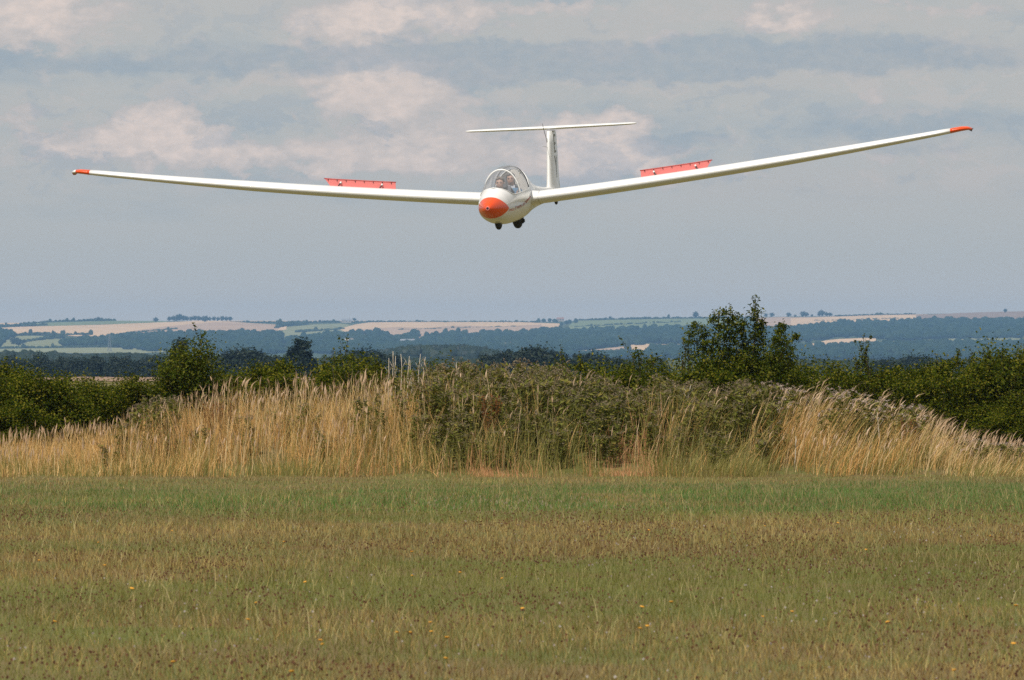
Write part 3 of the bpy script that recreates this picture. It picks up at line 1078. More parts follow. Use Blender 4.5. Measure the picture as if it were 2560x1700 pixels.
for px, py in SPOTS:
    Y = (EYE - .13) * FPX / (py - HORIZON)
    t = empty('hawkbit_flower', (at_px(px, Y), Y, .13), rr.uniform(0, 6))
    t.rotation_euler = (rr.uniform(-.3, .3), rr.uniform(-.3, .3), 0)
    s = rr.uniform(.55, 1.0)
    t.scale = (s, s, 1)
    obj('flower_head', me_f, t)
    obj('stem', me_s, t)
    tag(t, 'small yellow hawkbit flower on a thin stem in the meadow', 'flower', 'yellow flowers in the meadow')

# ------------------------------------------------------------------ trees of the vale and the hillside
def crown_meshes(name, seed, w, h, nleaf, leaf, mat, conic=0.0, trunk=.12):
    r = np.random.default_rng(seed)
    nk = 34
    c = []
    while len(c) < nk:
        p = r.uniform(-1, 1, 3)
        q = np.linalg.norm(p)
        if .45 < q < 1:
            taper = 1 - conic * (p[2] * .5 + .5)
            c.append((p[0] * w / 2 * taper * .86, p[1] * w / 2 * taper * .86, h * (.56 + .40 * p[2])))
    c = np.array(c)
    k = r.integers(0, nk, nleaf)
    P = c[k] + r.normal(size=(nleaf, 3)) * (w * .085)
    nn = r.normal(size=P.shape) * .6 + (P - np.array([0, 0, h * .5])) / (w / 2) + np.array([0, 0, .4])
    v, f = leaves(P, nn, np.full(nleaf, leaf), r, .8)
    mb = MB()
    mb.tube([(0, 0, -.3), (0, 0, h * .35), (w * .03, 0, h * .7)], [h * .028, h * .02, h * .006], 6, False)
    for i in range(5):
        e = c[r.integers(0, nk)]
        mb.tube([(0, 0, h * .28), e * .6 + np.array([0, 0, h * .15]), e], [h * .012, h * .008, h * .003], 4, False)
    return mk_mesh(name, v, f, [mat]), mb.mesh(name + '_trunk', M_bark)


vale = [crown_meshes('vale_crown', 300 + i, 8, 9, 2600, .62, M_dark) for i in range(4)]
conif = crown_meshes('conifer_crown', 310, 5.0, 10.5, 2600, .5, M_dark, conic=.75)


def tree_px(protos, name, px, top, Y, hw, lab, grp=None, protoh=9.0, cat='tree', wide=1.0):
    x = at_px(px, Y)
    zg = float(ground_z(x, Y))
    zt = EYE - (top - 6 - HORIZON) * Y / FPX
    s = (zt - zg) / protoh
    t = plant(name, protos, (x, Y, zg), (px * .37) % 6.28, s * wide, s)
    return tag(t, nth(lab) if grp else lab, cat, grp)


tree_px(conif, 'conifer_tree', 752, 840, 1000, 0, 'dark broad conifer beyond the hedge, right of the small round tree', None, 10.3, wide=1.25)
tree_px(conif, 'conifer_tree', 448, 842, 1050, 0, 'dark conifer half hidden behind the small round tree', None, 10.3, wide=1.0)
for px, tp, vi in [(520, 890, 2), (548, 884, 0), (585, 880, 1), (622, 874, 2), (650, 882, 3), (690, 888, 0)]:
    tree_px(vale[vi], 'vale_tree', px, tp, 1250, 0, 'dark tree between the small round tree and broad conifer', 'dark trees between small tree and conifer')
for px, tp, vi in [(845, 892, 2), (880, 884, 0), (905, 880, 3), (935, 880, 1), (965, 886, 2)]:
    tree_px(vale[vi], 'vale_tree', px, tp, 1300, 0, 'dark tree beyond the hedge behind the bare stalks', 'dark trees behind the bare stalks')
for px, tp, vi in [(1225, 892, 1), (1255, 884, 2), (1290, 876, 0), (1330, 872, 3), (1362, 874, 1), (1395, 884, 2), (1425, 894, 0)]:
    tree_px(vale[vi], 'vale_tree', px, tp, 1250, 0, 'dark tree beyond the thistles right of the wooded mound', 'dark trees right of the mound')
for px, tp, vi in [(1462, 888, 3), (1492, 890, 1), (1525, 895, 2), (1560, 900, 0)]:
    tree_px(vale[vi], 'vale_tree', px, tp, 1300, 0, 'dark tree below the pinkish stubble strip', 'dark trees below the stubble strip')
for i, px in enumerate(range(-20, 420, 24)):
    tree_px(vale[i % 4], 'vale_tree', px, 899 + 6 * math.sin(i * 2.2), 1500, 0, 'small dark tree in the line behind the left hedge', 'dark line of trees behind the left hedge', wide=.8)
for px, tp, vi in [(2200, 903, 1), (2245, 896, 0), (2275, 892, 2), (2305, 898, 1), (2335, 900, 3)]:
    tree_px(vale[vi], 'vale_tree', px, tp, 1500, 0, 'dark tree low behind the hedge at right', 'dark trees behind the right hedge')

# woods too far off to tell tree from tree
def ico(seed, lumps=.25):
    bm = bmesh.new()
    bmesh.ops.create_icosphere(bm, subdivisions=2, radius=1)
    v = np.array([p.co[:] for p in bm.verts])
    f = np.array([[q.index for q in p.verts] for p in bm.faces])
    bm.free()
    r = np.random.default_rng(seed)
    d = np.ones(len(v))
    for _ in range(9):
        c = r.normal(size=3)
        c /= np.linalg.norm(c)
        d += lumps * .6 * np.exp(-((v - c) ** 2).sum(1) / .22)
    d += r.normal(size=len(v)) * .07
    v = v * (d / d.mean())[:, None]
    v[:, 2] = np.maximum(v[:, 2], -.8)
    return v, f


BLOBS = [ico(400 + i) for i in range(6)]


def wood(name, pts, mat, label, seed):
    """pts: (x, y, z, width, height)"""
    r = np.random.default_rng(seed)
    V, F, n = [], [], 0
    for x, y, z, w, h in pts:
        v, f = BLOBS[int(r.integers(0, 6))]
        a = r.uniform(0, 6.28)
        ca, sa = math.cos(a), math.sin(a)
        q = np.stack([(v[:, 0] * ca - v[:, 1] * sa) * w / 2 + x, (v[:, 0] * sa + v[:, 1] * ca) * w / 2 + y, (v[:, 2] * .5 + .42) * h + z], 1)
        V.append(q)
        F.append(f + n)
        n += len(v)
    o = obj(name, mk_mesh(name, np.vstack(V), np.vstack(F), [mat], smooth=False))
    return tag(o, label, 'wood', kind='stuff')


def band(pts, seed, step_px=9.0, rows_px=4.0, w=13.0, h=13.0):
    """trees filling a stretch of hillside; pts = (px, top row of the crowns, lower row)"""
    r = np.random.default_rng(seed)
    pts = np.array(pts, float)
    out = []
    px = pts[0, 0]
    while px < pts[-1, 0]:
        up = np.interp(px, pts[:, 0], pts[:, 1])
        lw = np.interp(px, pts[:, 0], pts[:, 2])
        row = up + 10.0
        while row < max(lw, up + 10.5):
            hx_, hy = unproject(px + r.uniform(-5, 5), row + r.uniform(-1.5, 1.5))
            hh = h * r.uniform(.72, 1.15) * (1 if row > up + 12 else r.uniform(.75, 1.1))
            out.append((hx_, hy, float(ground_z(hx_, hy)), w * r.uniform(.8, 1.35), hh))
            row += rows_px * r.uniform(.8, 1.3)
        px += step_px * r.uniform(.7, 1.3)
    return out


LW = lambda p: [(a / k3, 760 + u / k3, 760 + l / k3) for a, u, l in p]
CW = lambda p: [(850 + a / k4, 760 + u / k4, 760 + l / k4) for a, u, l in p]
QW = lambda p: [(1700 + a / k5, 740 + u / k5, 740 + l / k5) for a, u, l in p]
w1 = band(LW([(430, 250, 302), (600, 232, 302), (700, 226, 302), (1000, 206, 330), (1300, 188, 340), (1600, 192, 350), (1900, 186, 350), (1950, 200, 350)]), 1)
w1 += band(LW([(2010, 232, 350), (2200, 206, 350), (2361, 190, 350)]), 2)
w1 += band(LW([(-500, 170, 320), (-10, 175, 310), (60, 180, 240), (110, 210, 230)]), 3)
wood('woodland', w1, M_wood, 'blue-green wood on the far hillside at left', 1)
w2 = band(CW([(-40, 205, 345), (60, 195, 345), (130, 178, 345), (152, 190, 345)]), 4) + band(CW([(172, 215, 345), (200, 187, 345), (290, 190, 345), (390, 225, 345), (470, 205, 345), (540, 190, 345), (560, 205, 345)]), 5)
w2 += band(CW([(585, 230, 350), (620, 210, 350), (820, 180, 350), (900, 203, 350), (1000, 190, 350), (1120, 178, 350), (1240, 190, 350), (1400, 168, 350), (1600, 176, 360)]), 6)
w2 += band(CW([(1600, 176, 335), (1850, 166, 310), (2040, 160, 290), (2361, 156, 278), (2560, 160, 275)]), 7)
w2 += band(CW([(1370, 100, 132), (1400, 98, 135), (1480, 100, 135), (1510, 105, 128)]), 27, w=9, h=10)
w2 += band(CW([(1530, 118, 150), (1600, 103, 140), (1645, 100, 120)]), 28, w=9, h=10)
wood('woodland', w2, M_wood, 'blue wood running along the middle of the far hillside', 2)
w3 = band(QW([(-100, 208, 280), (560, 208, 330), (800, 206, 330), (1000, 190, 300), (1100, 176, 292), (1230, 164, 288), (1420, 170, 300)]), 8)
w3 += band(QW([(1452, 164, 310), (1600, 156, 310), (1800, 150, 300), (2361, 150, 290), (3200, 140, 285)]), 9)
wood('woodland', w3, M_wood, 'blue wood on the far hillside right of the tall bush', 3)
w4 = band(QW([(-200, 345, 440), (700, 345, 440), (900, 340, 440), (1000, 342, 440), (1200, 325, 440), (1400, 318, 440), (1800, 315, 440), (1900, 308, 440), (2361, 316, 440), (3000, 310, 440)]), 10, rows_px=5)
wood('woodland', w4, M_wood, 'lower blue wood below the pale fields at right', 4)
w5 = band(CW([(300, 300, 380), (900, 320, 380), (1500, 345, 385), (2000, 345, 390), (2500, 330, 390)]), 11, rows_px=5)
wood('woodland', w5, M_wood, 'blue wood at the foot of the far hillside in the middle', 5)


def near_wood(name, lab, pts, Y0, Y1, seed, w, h, n):
    """wood on the vale floor with crown tops following (px, row)"""
    r = np.random.default_rng(seed)
    pts = np.array(pts, float)
    out = []
    for i in range(n):
        px = r.uniform(pts[0, 0], pts[-1, 0])
        Y = r.uniform(Y0, Y1)
        row = np.interp(px, pts[:, 0], pts[:, 1]) + r.uniform(0, 12) * (Y1 - Y) / (Y1 - Y0) + r.normal() * 1.5
        zt = EYE - (row - HORIZON) * Y / FPX
        hh = h * r.uniform(.85, 1.15)
        out.append((at_px(px, Y), Y, zt - hh * .92, w * r.uniform(.8, 1.3), hh))
        out.append((at_px(px, Y) + r.normal() * w * .3, Y - 8, zt - hh * 1.5, w * 1.2, hh))
    return wood(name, out, M_dark, lab, seed)


near_wood('woodland', 'dark blue rounded wood on a mound in the vale at the middle', [(935, 888), (970, 872), (1020, 864), (1085, 862), (1150, 862), (1200, 866), (1240, 876), (1285, 886), (1330, 890)], 3800, 4600, 51, 11, 12, 420)
near_wood('woodland', 'dark blue wood across the vale at the left', [(-300, 880), (-80, 876), (0, 880), (80, 876), (180, 884), (250, 884), (300, 882), (360, 884), (440, 890), (500, 895)], 3300, 4000, 52, 12, 12, 420)
near_wood('woodland', 'low dark wood beyond the hedge left of the middle', [(660, 893), (800, 895), (900, 890), (980, 892), (1100, 898), (1300, 896), (1500, 900), (1650, 896)], 2300, 2900, 53, 10, 10, 420)
near_wood('woodland', 'low dark wood beyond the hedge at the right', [(1950, 900), (2100, 898), (2250, 902), (2400, 898), (2600, 900), (2900, 896)], 2300, 2900, 54, 10, 10, 360)

# trees one can tell apart along the skyline and the upper fields
M_hill = leaf_material('hill_tree_leaves', [(.022, .036, .014), (.034, .050, .018), (.046, .062, .024)], 0.1, 0.0)
hill = [crown_meshes('hill_crown', 330 + i, 9, 10, 420, 1.5, M_hill) for i in range(3)]


def hill_tree(px, foot, top, lab, grp=None, wide=1.0):
    x, y = unproject(px, foot)
    zg = float(ground_z(x, y))
    hgt = (foot - top) * y / FPX
    t = plant('hill_tree', hill[int(px) % 3], (x, y, zg), px % 6, hgt / 9.6 * wide, hgt / 9.6)
    tag(t, nth(lab) if grp else lab, 'tree', grp)


hill_tree(390, 806, 793, 'lone round tree on the skyline left of the long clump', wide=1.15)
for i, (px, foot, top) in enumerate([(423, 803, 791), (434, 803, 790), (443, 804, 789), (450, 803, 784), (459, 803, 788), (468, 802, 790), (478, 802, 791), (487, 801, 788), (497, 801, 789), (506, 801, 791),
                                     (514, 806, 790), (524, 802, 792), (535, 803, 792), (545, 801, 791), (556, 801, 789), (566, 801, 790), (576, 802, 790)]):
    hill_tree(px, foot, top, 'tree in the skyline clump above the left wheat field', 'skyline clump above the left wheat field', 1.1)
for px, foot, top in [(237, 803, 795), (246, 802, 792), (255, 802, 795), (265, 802, 796), (274, 802, 797)]:
    hill_tree(px, foot, top, 'small skyline tree above the green field at left', 'skyline trees above the green field', 1.4)
for px, foot, top in [(800, 806, 800), (808, 806, 801), (886, 803, 795)]:
    hill_tree(px, foot, top, 'small skyline tree above the pale middle fields', 'skyline trees above the middle fields', 1.3)
hill_tree(1740, 796, 778, 'lone tall tree on the skyline just left of the tall bush', wide=.9)
hill_tree(1526, 799, 790, 'single small tree on the skyline above the green slope', wide=.9)
hill_tree(2513, 782, 772, 'small tree on the skyline near the right edge')
for px, foot, top in [(1915, 793, 784), (1930, 793, 782), (1972, 793, 782), (1988, 793, 787), (2008, 793, 779), (2016, 792, 780), (2030, 792, 786), (2048, 791, 783), (2054, 791, 776), (2066, 791, 781), (2076, 791, 781)]:
    hill_tree(px, foot, top, 'dark tree on the skyline right of the tall bush', 'skyline trees right of the tall bush', 1.25)
hill_tree(212, 848, 836, 'round tree at the corner of the far left wood', wide=1.2)
hill_tree(605, 831, 820, 'tree standing above the edge of the far left wood', wide=1.2)
for px, foot, top in [(35, 862, 842), (48, 866, 846), (60, 860, 848)]:
    hill_tree(px, foot, top, 'tree in the pale green pasture at the far left', 'trees in the left pasture', 1.3)
for px, foot, top in [(2112, 895, 873), (2226, 897, 870), (2240, 897, 878), (2275, 896, 874), (2315, 896, 872)]:
    hill_tree(px, foot, top, 'dark pointed tree in the lower wood at right', 'pointed trees in the lower right wood', .8)


def hedgerow(pts, lab, seed, h=5.0, step=4.0):
    r = np.random.default_rng(seed)
    pts = np.array(pts, float)
    out = []
    px = pts[0, 0]
    while px < pts[-1, 0]:
        x, y = unproject(px, np.interp(px, pts[:, 0], pts[:, 1]) + r.normal() * .4)
        out.append((x, y, float(ground_z(x, y)), r.uniform(5, 10), h * r.uniform(.6, 1.4) * (1.8 if r.random() < .06 else 1)))
        px += step * r.uniform(.6, 1.4)
    o = wood('hedgerow', out, M_hill, lab, seed)
    o['category'] = 'hedge'


hedgerow(LW2 := [(0, 816), (40, 815), (90, 808), (150, 805), (230, 803), (290, 803)], 'thin dark hedge along the top of the green field at far left', 61)
hedgerow([(0, 818), (60, 817), (120, 814)], 'dark hedge between the green field and the wheat at far left', 62, 6)
hedgerow([(35, 839), (100, 838), (160, 839), (230, 838)], 'dark hedge under the left wheat field', 63, 6)
hedgerow([(690, 822), (720, 815), (770, 811)], 'dark hedge between the left wheat and the pale field', 64, 9, 2.5)
hedgerow([(610, 806), (690, 807), (760, 807), (830, 806), (900, 806)], 'thin hedge along the skyline above the pale middle fields', 65, 4)
hedgerow([(900, 805), (1100, 805.5), (1300, 806), (1350, 806)], 'very thin hedge along the skyline over the middle wheat', 66, 3.2)
hedgerow([(1440, 801), (1600, 798), (1750, 796), (1880, 795)], 'hedge along the skyline above the green slope', 67, 4.5)
hedgerow([(2090, 790.5), (2200, 788), (2290, 786)], 'broken hedge on the skyline above the right stubble', 68, 3)
hedgerow([(1565, 876), (1572, 868)], 'dark hedge splitting the pinkish stubble strip', 69, 14, 2)
hedgerow([(1420, 886), (1500, 884), (1600, 880)], 'dark hedge below the pinkish stubble strip', 70, 5)
hedgerow([(1700, 824), (1800, 819), (1905, 815)], 'dark hedge edging the wood behind the tall bush', 71, 6)

hedgerow([(300, 838), (380, 829), (440, 824)], 'thin hedge crossing the left wheat field towards the skyline clump', 72, 4)
hedgerow([(60, 856), (110, 850), (160, 846)], 'scrubby hedge across the pale pasture at far left', 73, 7, 5)
hedgerow([(0, 873), (120, 871), (260, 869), (380, 868)], 'low dark hedge along the pale strip at far left', 74, 4)
hedgerow([(740, 832), (800, 828), (860, 824)], 'thin hedge across the pale green field left of the middle wheat', 75, 5)
hedgerow([(1000, 826), (1150, 821), (1300, 817)], 'broken hedge crossing the middle wheat field', 76, 3, 9)
hedgerow([(1440, 818), (1560, 812), (1700, 806)], 'broken hedge crossing the green slope', 77, 4, 8)
hedgerow([(2040, 803), (2150, 800), (2250, 797)], 'broken hedge crossing the right stubble', 78, 3, 9)

# houses in the vale, pylon
M_wall = principled('pale_render', (.42, .37, .32), 0.9)
M_roof = principled('roof_tiles', (.30, .16, .11), 0.9)
M_slate = principled('slate_roof', (.24, .24, .25), 0.6)
M_pane = principled('window_glass', (.04, .05, .06), 0.2)


def house(px, row, w, d, h, roofm, lab, rot=0.0):
    x, y = unproject(px, row)
    t = empty('house', (x, y, float(ground_z(x, y))), rot)
    MB().box((-w / 2, -d / 2, -2), (w / 2, d / 2, h)).obj('wall', M_wall, t, smooth=False)
    rb = MB().add([(-w / 2 - .5, -d / 2 - .5, h), (w / 2 + .5, -d / 2 - .5, h), (w / 2 + .5, d / 2 + .5, h), (-w / 2 - .5, d / 2 + .5, h), (-w / 2 - .5, 0, h + d * .42), (w / 2 + .5, 0, h + d * .42)],
                  [(0, 1, 5, 4), (2, 3, 4, 5), (0, 4, 3), (1, 2, 5), (3, 2, 1, 0)])
    rf = rb.obj('roof', roofm, t, smooth=False)
    MB().box((w * .3, -.5, h + d * .2), (w * .3 + 1.1, .5, h + d * .42 + 1.4)).obj('chimney', M_roof, rf, smooth=False)
    for i in range(3):
        cx = -w / 2 + (i + .5) * w / 3
        MB().box((cx - .7, -d / 2 - .06, h * .45), (cx + .7, -d / 2 + .05, h * .8)).obj('window', M_pane, t, smooth=False)
    tag(t, lab, 'house')


house(870, 861, 18, 9, 6, M_wall, 'pale house in the wood below the middle wheat field', .2)
house(1021, 864, 26, 12, 6, M_slate, 'long white-roofed building just above the wooded mound', -.1)
house(1268, 872, 16, 9, 6, M_wall, 'pale cottage right of the wooded mound')
house(1284, 880, 20, 9, 5, M_slate, 'low pale house at the foot of the wood right of the mound')
house(1300, 884, 14, 8, 5, M_wall, 'second low house right of the mound', .3)
house(1401, 804, 16, 9, 6, M_roof, 'farmhouse with a pinkish roof on the skyline beside dark trees', .1)
house(866, 807, 22, 10, 5, M_slate, 'pale barn on the skyline above the middle wheat field')
house(690, 880, 9, 6, 3.5, M_slate, 'small white house among dark trees left of the broad conifer')

M_steel = principled('galvanised_steel', (.22, .23, .24), 0.6, Metallic=0.5)
x, y = unproject(274, 880)
zg = float(ground_z(x, y))
py = MB()
hh = 27.0
for sx in (-1, 1):
    for sy in (-1, 1):
        py.tube([(sx * 3.2, sy * 3.2, 0), (sx * 1.1, sy * 1.1, hh * .62), (sx * .4, sy * .4, hh)], [.35, .28, .2], 4)
for i in range(7):
    z0, z1 = hh * i / 7, hh * (i + 1) / 7
    w0, w1_ = 3.2 * (1 - i / 7.6), 3.2 * (1 - (i + 1) / 7.6)
    for s in (-1, 1):
        py.tube([(-w0, s * w0, z0), (w1_, s * w1_, z1)], .18, 3)
        py.tube([(w0, s * w0, z0), (-w1_, s * w1_, z1)], .18, 3)
pyl = empty('electricity_pylon', (x, y, zg))
py.obj('lattice_tower', M_steel, pyl, smooth=False)
for zc, wl_ in ((.66, 5.5), (.78, 6.5), (.9, 5.0)):
    MB().tube([(-wl_, 0, hh * zc), (0, 0, hh * zc + 1.2), (wl_, 0, hh * zc)], [.15, .35, .15], 4).obj('cross_arm', M_steel, pyl, smooth=False)
tag(pyl, 'faint lattice electricity pylon before the far left wood', 'pylon')
# ------------------------------------------------------------------ glider (local: x port, y aft, z up; nose tip at the origin)
GM = Matrix.Translation((-.454, 104.53, 4.378)) @ Matrix.Rotation(R(-10.155), 4, 'Z') @ Matrix.Rotation(R(3.897), 4, 'X') @ Matrix.Rotation(R(-2.374), 4, 'Y')
M_gel = principled('white_gelcoat', (.80, .80, .79), 0.28, **{'Coat Weight': .35, 'Coat Roughness': .08})
M_orange = principled('orange_paint', (.80, .075, .003), 0.25, **{'Coat Weight': .5, 'Coat Roughness': .06})
M_salmon = principled('airbrake_paint', (.70, .19, .175), 0.5)
M_redtrim = principled('red_trim', (.42, .05, .04), 0.4)
M_greytrim = principled('grey_lettering', (.30, .31, .31), 0.5)
M_rubber = principled('tyre_rubber', (.018, .018, .018), 0.75)
M_hub = principled('wheel_hub', (.45, .45, .44), 0.4, Metallic=0.6)
M_black = principled('black_fitting', (.02, .02, .022), 0.5)
M_cock = principled('cockpit_lining', (.62, .61, .58), 0.7)
M_seat = principled('seat_fabric', (.16, .17, .19), 0.85)
M_seam = principled('dark_seam', (.10, .06, .06), 0.6)

mf = bpy.data.materials.new('fuselage_paint')
mf.use_nodes = True
T = NT(mf.node_tree)
b = T.n['Principled BSDF']
b.inputs['Roughness'].default_value = .28
b.inputs['Coat Weight'].default_value = .4
b.inputs['Coat Roughness'].default_value = .06
tcn = T.new('ShaderNodeTexCoord')
so = T.new('ShaderNodeSeparateXYZ')
T.l.new(tcn.outputs['Object'], so.inputs[0])
fz = T.m('MULTIPLY', T.m('ABSOLUTE', T.m('ADD', so.outputs[2], .03)), 1.62)
edge_n = T.m('ADD', so.outputs[1], fz)
org = T.smooth(edge_n, .645, .657, 1, 0)
grime = T.noise(tcn.outputs['Object'], 3.0, 4, .6)
whi = T.mix(T.smooth(grime, .45, .8), (.80, .795, .785, 1), (.74, .72, .69, 1))
T.l.new(T.mix(org, whi, (.80, .075, .003, 1)), b.inputs['Base Color'])

mglass = bpy.data.materials.new('canopy_acrylic')
mglass.use_nodes = True
T = NT(mglass.node_tree)
T.n.clear()
tr = T.new('ShaderNodeBsdfTransparent')
tr.inputs[0].default_value = (.95, .955, .97, 1)
gl = T.new('ShaderNodeBsdfGlossy')
gl.inputs['Roughness'].default_value = .02
fr = T.new('ShaderNodeFresnel')
gb = T.new('ShaderNodeNewGeometry')
T.l.new(T.m('MULTIPLY_ADD', gb.outputs['Backfacing'], 1 / 1.45 - 1.45, 1.45), fr.inputs[0])      # a thin sheet reflects alike from both sides
mx = T.new('ShaderNodeMixShader')
T.l.new(T.m('MULTIPLY_ADD', fr.outputs[0], 1.0, .05, clamp=True), mx.inputs[0])
df = T.new('ShaderNodeBsdfDiffuse')
df.inputs[0].default_value = (.7, .7, .72, 1)
m0 = T.new('ShaderNodeMixShader')
m0.inputs[0].default_value = .11
T.l.new(tr.outputs[0], m0.inputs[1])
T.l.new(df.outputs[0], m0.inputs[2])
T.l.new(m0.outputs[0], mx.inputs[1])
T.l.new(gl.outputs[0], mx.inputs[2])
om = T.new('ShaderNodeOutputMaterial')
T.l.new(mx.outputs[0], om.inputs['Surface'])

glider = bpy.data.objects.new('glider', None)
COL.objects.link(glider)
glider.matrix_world = GM
tag(glider, 'white two-seat glider with orange nose coming in to land with airbrakes out', 'glider')

ST = np.array([(.6, -.27, .315, .285, .0), (.8, -.305, .385, .315, .01), (1.0, -.33, .475, .335, .02), (1.3, -.355, .60, .355, .04), (1.6, -.365, .68, .363, .06),
               (2.0, -.365, .725, .362, .08), (2.4, -.36, .725, .355, .09), (2.8, -.345, .67, .338, .09), (3.2, -.32, .58, .31, .08), (3.6, -.285, .48, .27, .07),
               (4.0, -.25, .39, .225, .06), (4.5, -.215, .305, .185, .04), (5, -.185, .24, .155, .02), (6, -.15, .165, .12, .005), (7, -.12, .13, .098, 0),
               (7.7, -.10, .115, .075, 0), (8.05, -.06, .08, .02, .01)])
_g = np.linspace(0, 8.05, 806)
_tab = []
for c in range(1, 5):
    q = np.interp(_g, ST[:, 0], ST[:, c])
    kern = np.hanning(31)
    kern /= kern.sum()
    s = np.convolve(np.pad(q, 15, 'edge'), kern, 'valid')
    nose = (np.clip(_g, 1e-6, None) / .6) ** .62
    s = np.where(_g < .6, s[60] * nose if c != 4 else s[60] * _g / .6, s)
    kern2 = np.hanning(15)
    kern2 /= kern2.sum()
    s2 = np.convolve(np.pad(s, 7, 'edge'), kern2, 'valid')
    _tab.append(np.where((_g > .45) & (_g < .78), s2, s))


def fus(y):
    return [float(np.interp(y, _g, t)) for t in _tab]


NE = 2.15


def fus_pt(y, a):
    zb, zt, w, zc = fus(y)
    sa, ca = math.sin(a), abs(math.cos(a))
    x = w * ca ** (2 / NE)
    z = zc + ((zt - zc) if sa > 0 else (zc - zb)) * math.copysign(abs(sa) ** (2 / NE), sa)
    return x, y, z


def fus_half(y, z):
    zb, zt, w, zc = fus(y)
    q = (z - zc) / (zt - zc) if z > zc else (zc - z) / (zc - zb)
    return w * max(0.0, 1 - min(1, abs(q)) ** NE) ** (1 / NE)


def zsplit(y):
    zb, zt, w, zc = fus(y)
    if y < .70 or y > 3.12:
        return zt
    s = .205 + .03 * (y - 1)
    arr = np.array([s, .352 - .52 * (y - .70), s + 1.15 * (y - 2.62)])
    v = float(np.log(np.exp(arr * 30).sum()) / 30)
    return min(v, zt)


def a_split(y):
    zb, zt, w, zc = fus(y)
    q = min(1.0, max(0.0, (zsplit(y) - zc) / (zt - zc)))
    return math.asin(min(1.0, q ** (NE / 2)))


ys = np.unique(np.concatenate([[.0005, .002, .006, .012, .02, .03, .045, .065, .09, .12, .16, .2, .25, .3, .36, .42, .48, .54], np.linspace(.6, 3.2, 70), np.linspace(3.25, 8.05, 40)]))
NL_, NU = 22, 18
low, upc = MB(), MB()
ring = []
for y in ys:
    a1 = a_split(y)
    aa = np.linspace(-math.pi / 2, a1, NL_ + 1)
    right = [fus_pt(y, a) for a in aa]
    ring.append(([(-p[0], p[1], p[2]) for p in right[::-1]] + right[1:]))
nring = len(ring[0])
low.add([p for q in ring for p in q], [(i * nring + k, i * nring + k + 1, (i + 1) * nring + k + 1, (i + 1) * nring + k) for i in range(len(ys) - 1) for k in range(nring - 1)])
fuse_me = low.mesh('fuselage', mf)
bm = bmesh.new()
bm.from_mesh(fuse_me)
bmesh.ops.remove_doubles(bm, verts=bm.verts, dist=.0006)
bmesh.ops.recalc_face_normals(bm, faces=bm.faces)
bm.to_mesh(fuse_me)
bm.free()
fuse_me.polygons.foreach_set('use_smooth', [True] * len(fuse_me.polygons))
fuselage = obj('fuselage', fuse_me, glider)

cyl = [y for y in ys if zsplit(y) < fus(y)[1] - .004]
ring = []
for y in cyl:
    a1 = a_split(y)
    aa = np.linspace(a1, math.pi / 2, NU + 1)
    rt = [fus_pt(y, a) for a in aa]
    ring.append(rt + [(-p[0], p[1], p[2]) for p in rt[-2::-1]])
nr = len(ring[0])
upc.add([p for q in ring for p in q], [(i * nr + k, i * nr + k + 1, (i + 1) * nr + k + 1, (i + 1) * nr + k) for i in range(len(cyl) - 1) for k in range(nr - 1)])
canopy = upc.obj('canopy', mglass, glider)
rim = MB()
edge_pts = []
for y in cyl:
    edge_pts.append(fus_pt(y, a_split(y)))
rim.tube([(-p[0], p[1], p[2]) for p in edge_pts[::-1]] + edge_pts, .010, 6, False)
rim.tube([edge_pts[0], (0, edge_pts[0][1] - .015, fus(edge_pts[0][1])[1]), (-edge_pts[0][0], edge_pts[0][1], edge_pts[0][2])], .010, 6, False)
rim.obj('canopy_frame', M_gel, canopy)


def hoop(y, rad, mat, name):
    aa = np.linspace(a_split(y), math.pi / 2, 22)
    rt = [fus_pt(y + .10 * math.sin(a) * 0, a) for a in aa]
    return MB().tube(rt + [(-p[0], p[1], p[2]) for p in rt[-2::-1]], rad, 6, False).obj(name, mat, canopy)


hoop(1.56, .017, M_gel, 'canopy_hoop')
hoop(1.61, .006, M_black, 'canopy_seal')
hoop(2.62, .009, M_black, 'canopy_seal')

# cockpit
tub = MB()
ty = [y for y in ys if .5 < y < 3.15]
ring = []
for y in ty:
    aa = np.linspace(-math.pi / 2, min(a_split(y), 1.2) - .02, 14)
    rt = [fus_pt(y, a) for a in aa]
    rt = [(p[0] * .955, p[1], p[2] * .955) for p in rt]
    ring.append([(-p[0], p[1], p[2]) for p in rt[::-1]] + rt[1:])
nr = len(ring[0])
tub.add([p for q in ring for p in q], [(i * nr + k, i * nr + k + 1, (i + 1) * nr + k + 1, (i + 1) * nr + k) for i in range(len(ty) - 1) for k in range(nr - 1)])
tub.obj('cockpit_lining', M_cock, fuselage)


def seat(y0, z0):
    s = MB()
    prof = [(-.32, .02), (-.05, -.06), (.06, .0), (.20, .30), (.26, .50)]
    v = []
    for py_, pz in prof:
        for x in (-.16, -.06, .06, .16):
            v.append((x, y0 + py_ + .16, z0 + pz - .08 + .03 * (abs(x) > .1)))
    for py_, pz in prof:
        for x in (-.16, -.06, .06, .16):
            v.append((x, y0 + py_ + .21, z0 + pz - .11))
    f = []
    for i in range(4):
        for k in range(3):
            a = i * 4 + k
            f.append((a, a + 1, a + 5, a + 4))
            f.append((a + 20, a + 24, a + 25, a + 21))
    for i in range(4):
        for k in (0, 3):
            a = i * 4 + k
            f.append((a, a + 4, a + 24, a + 20))
    for k in range(3):
        f.append((k, k + 20, k + 21, k + 1))
        f.append((16 + k, 17 + k, 37 + k, 36 + k))
    o = s.add(v, f).obj('seat', M_seat, fuselage)
    MB().box((-.085, y0 + .37, z0 + .42), (.085, y0 + .43, z0 + .62)).obj('headrest', M_seat, o, smooth=False)


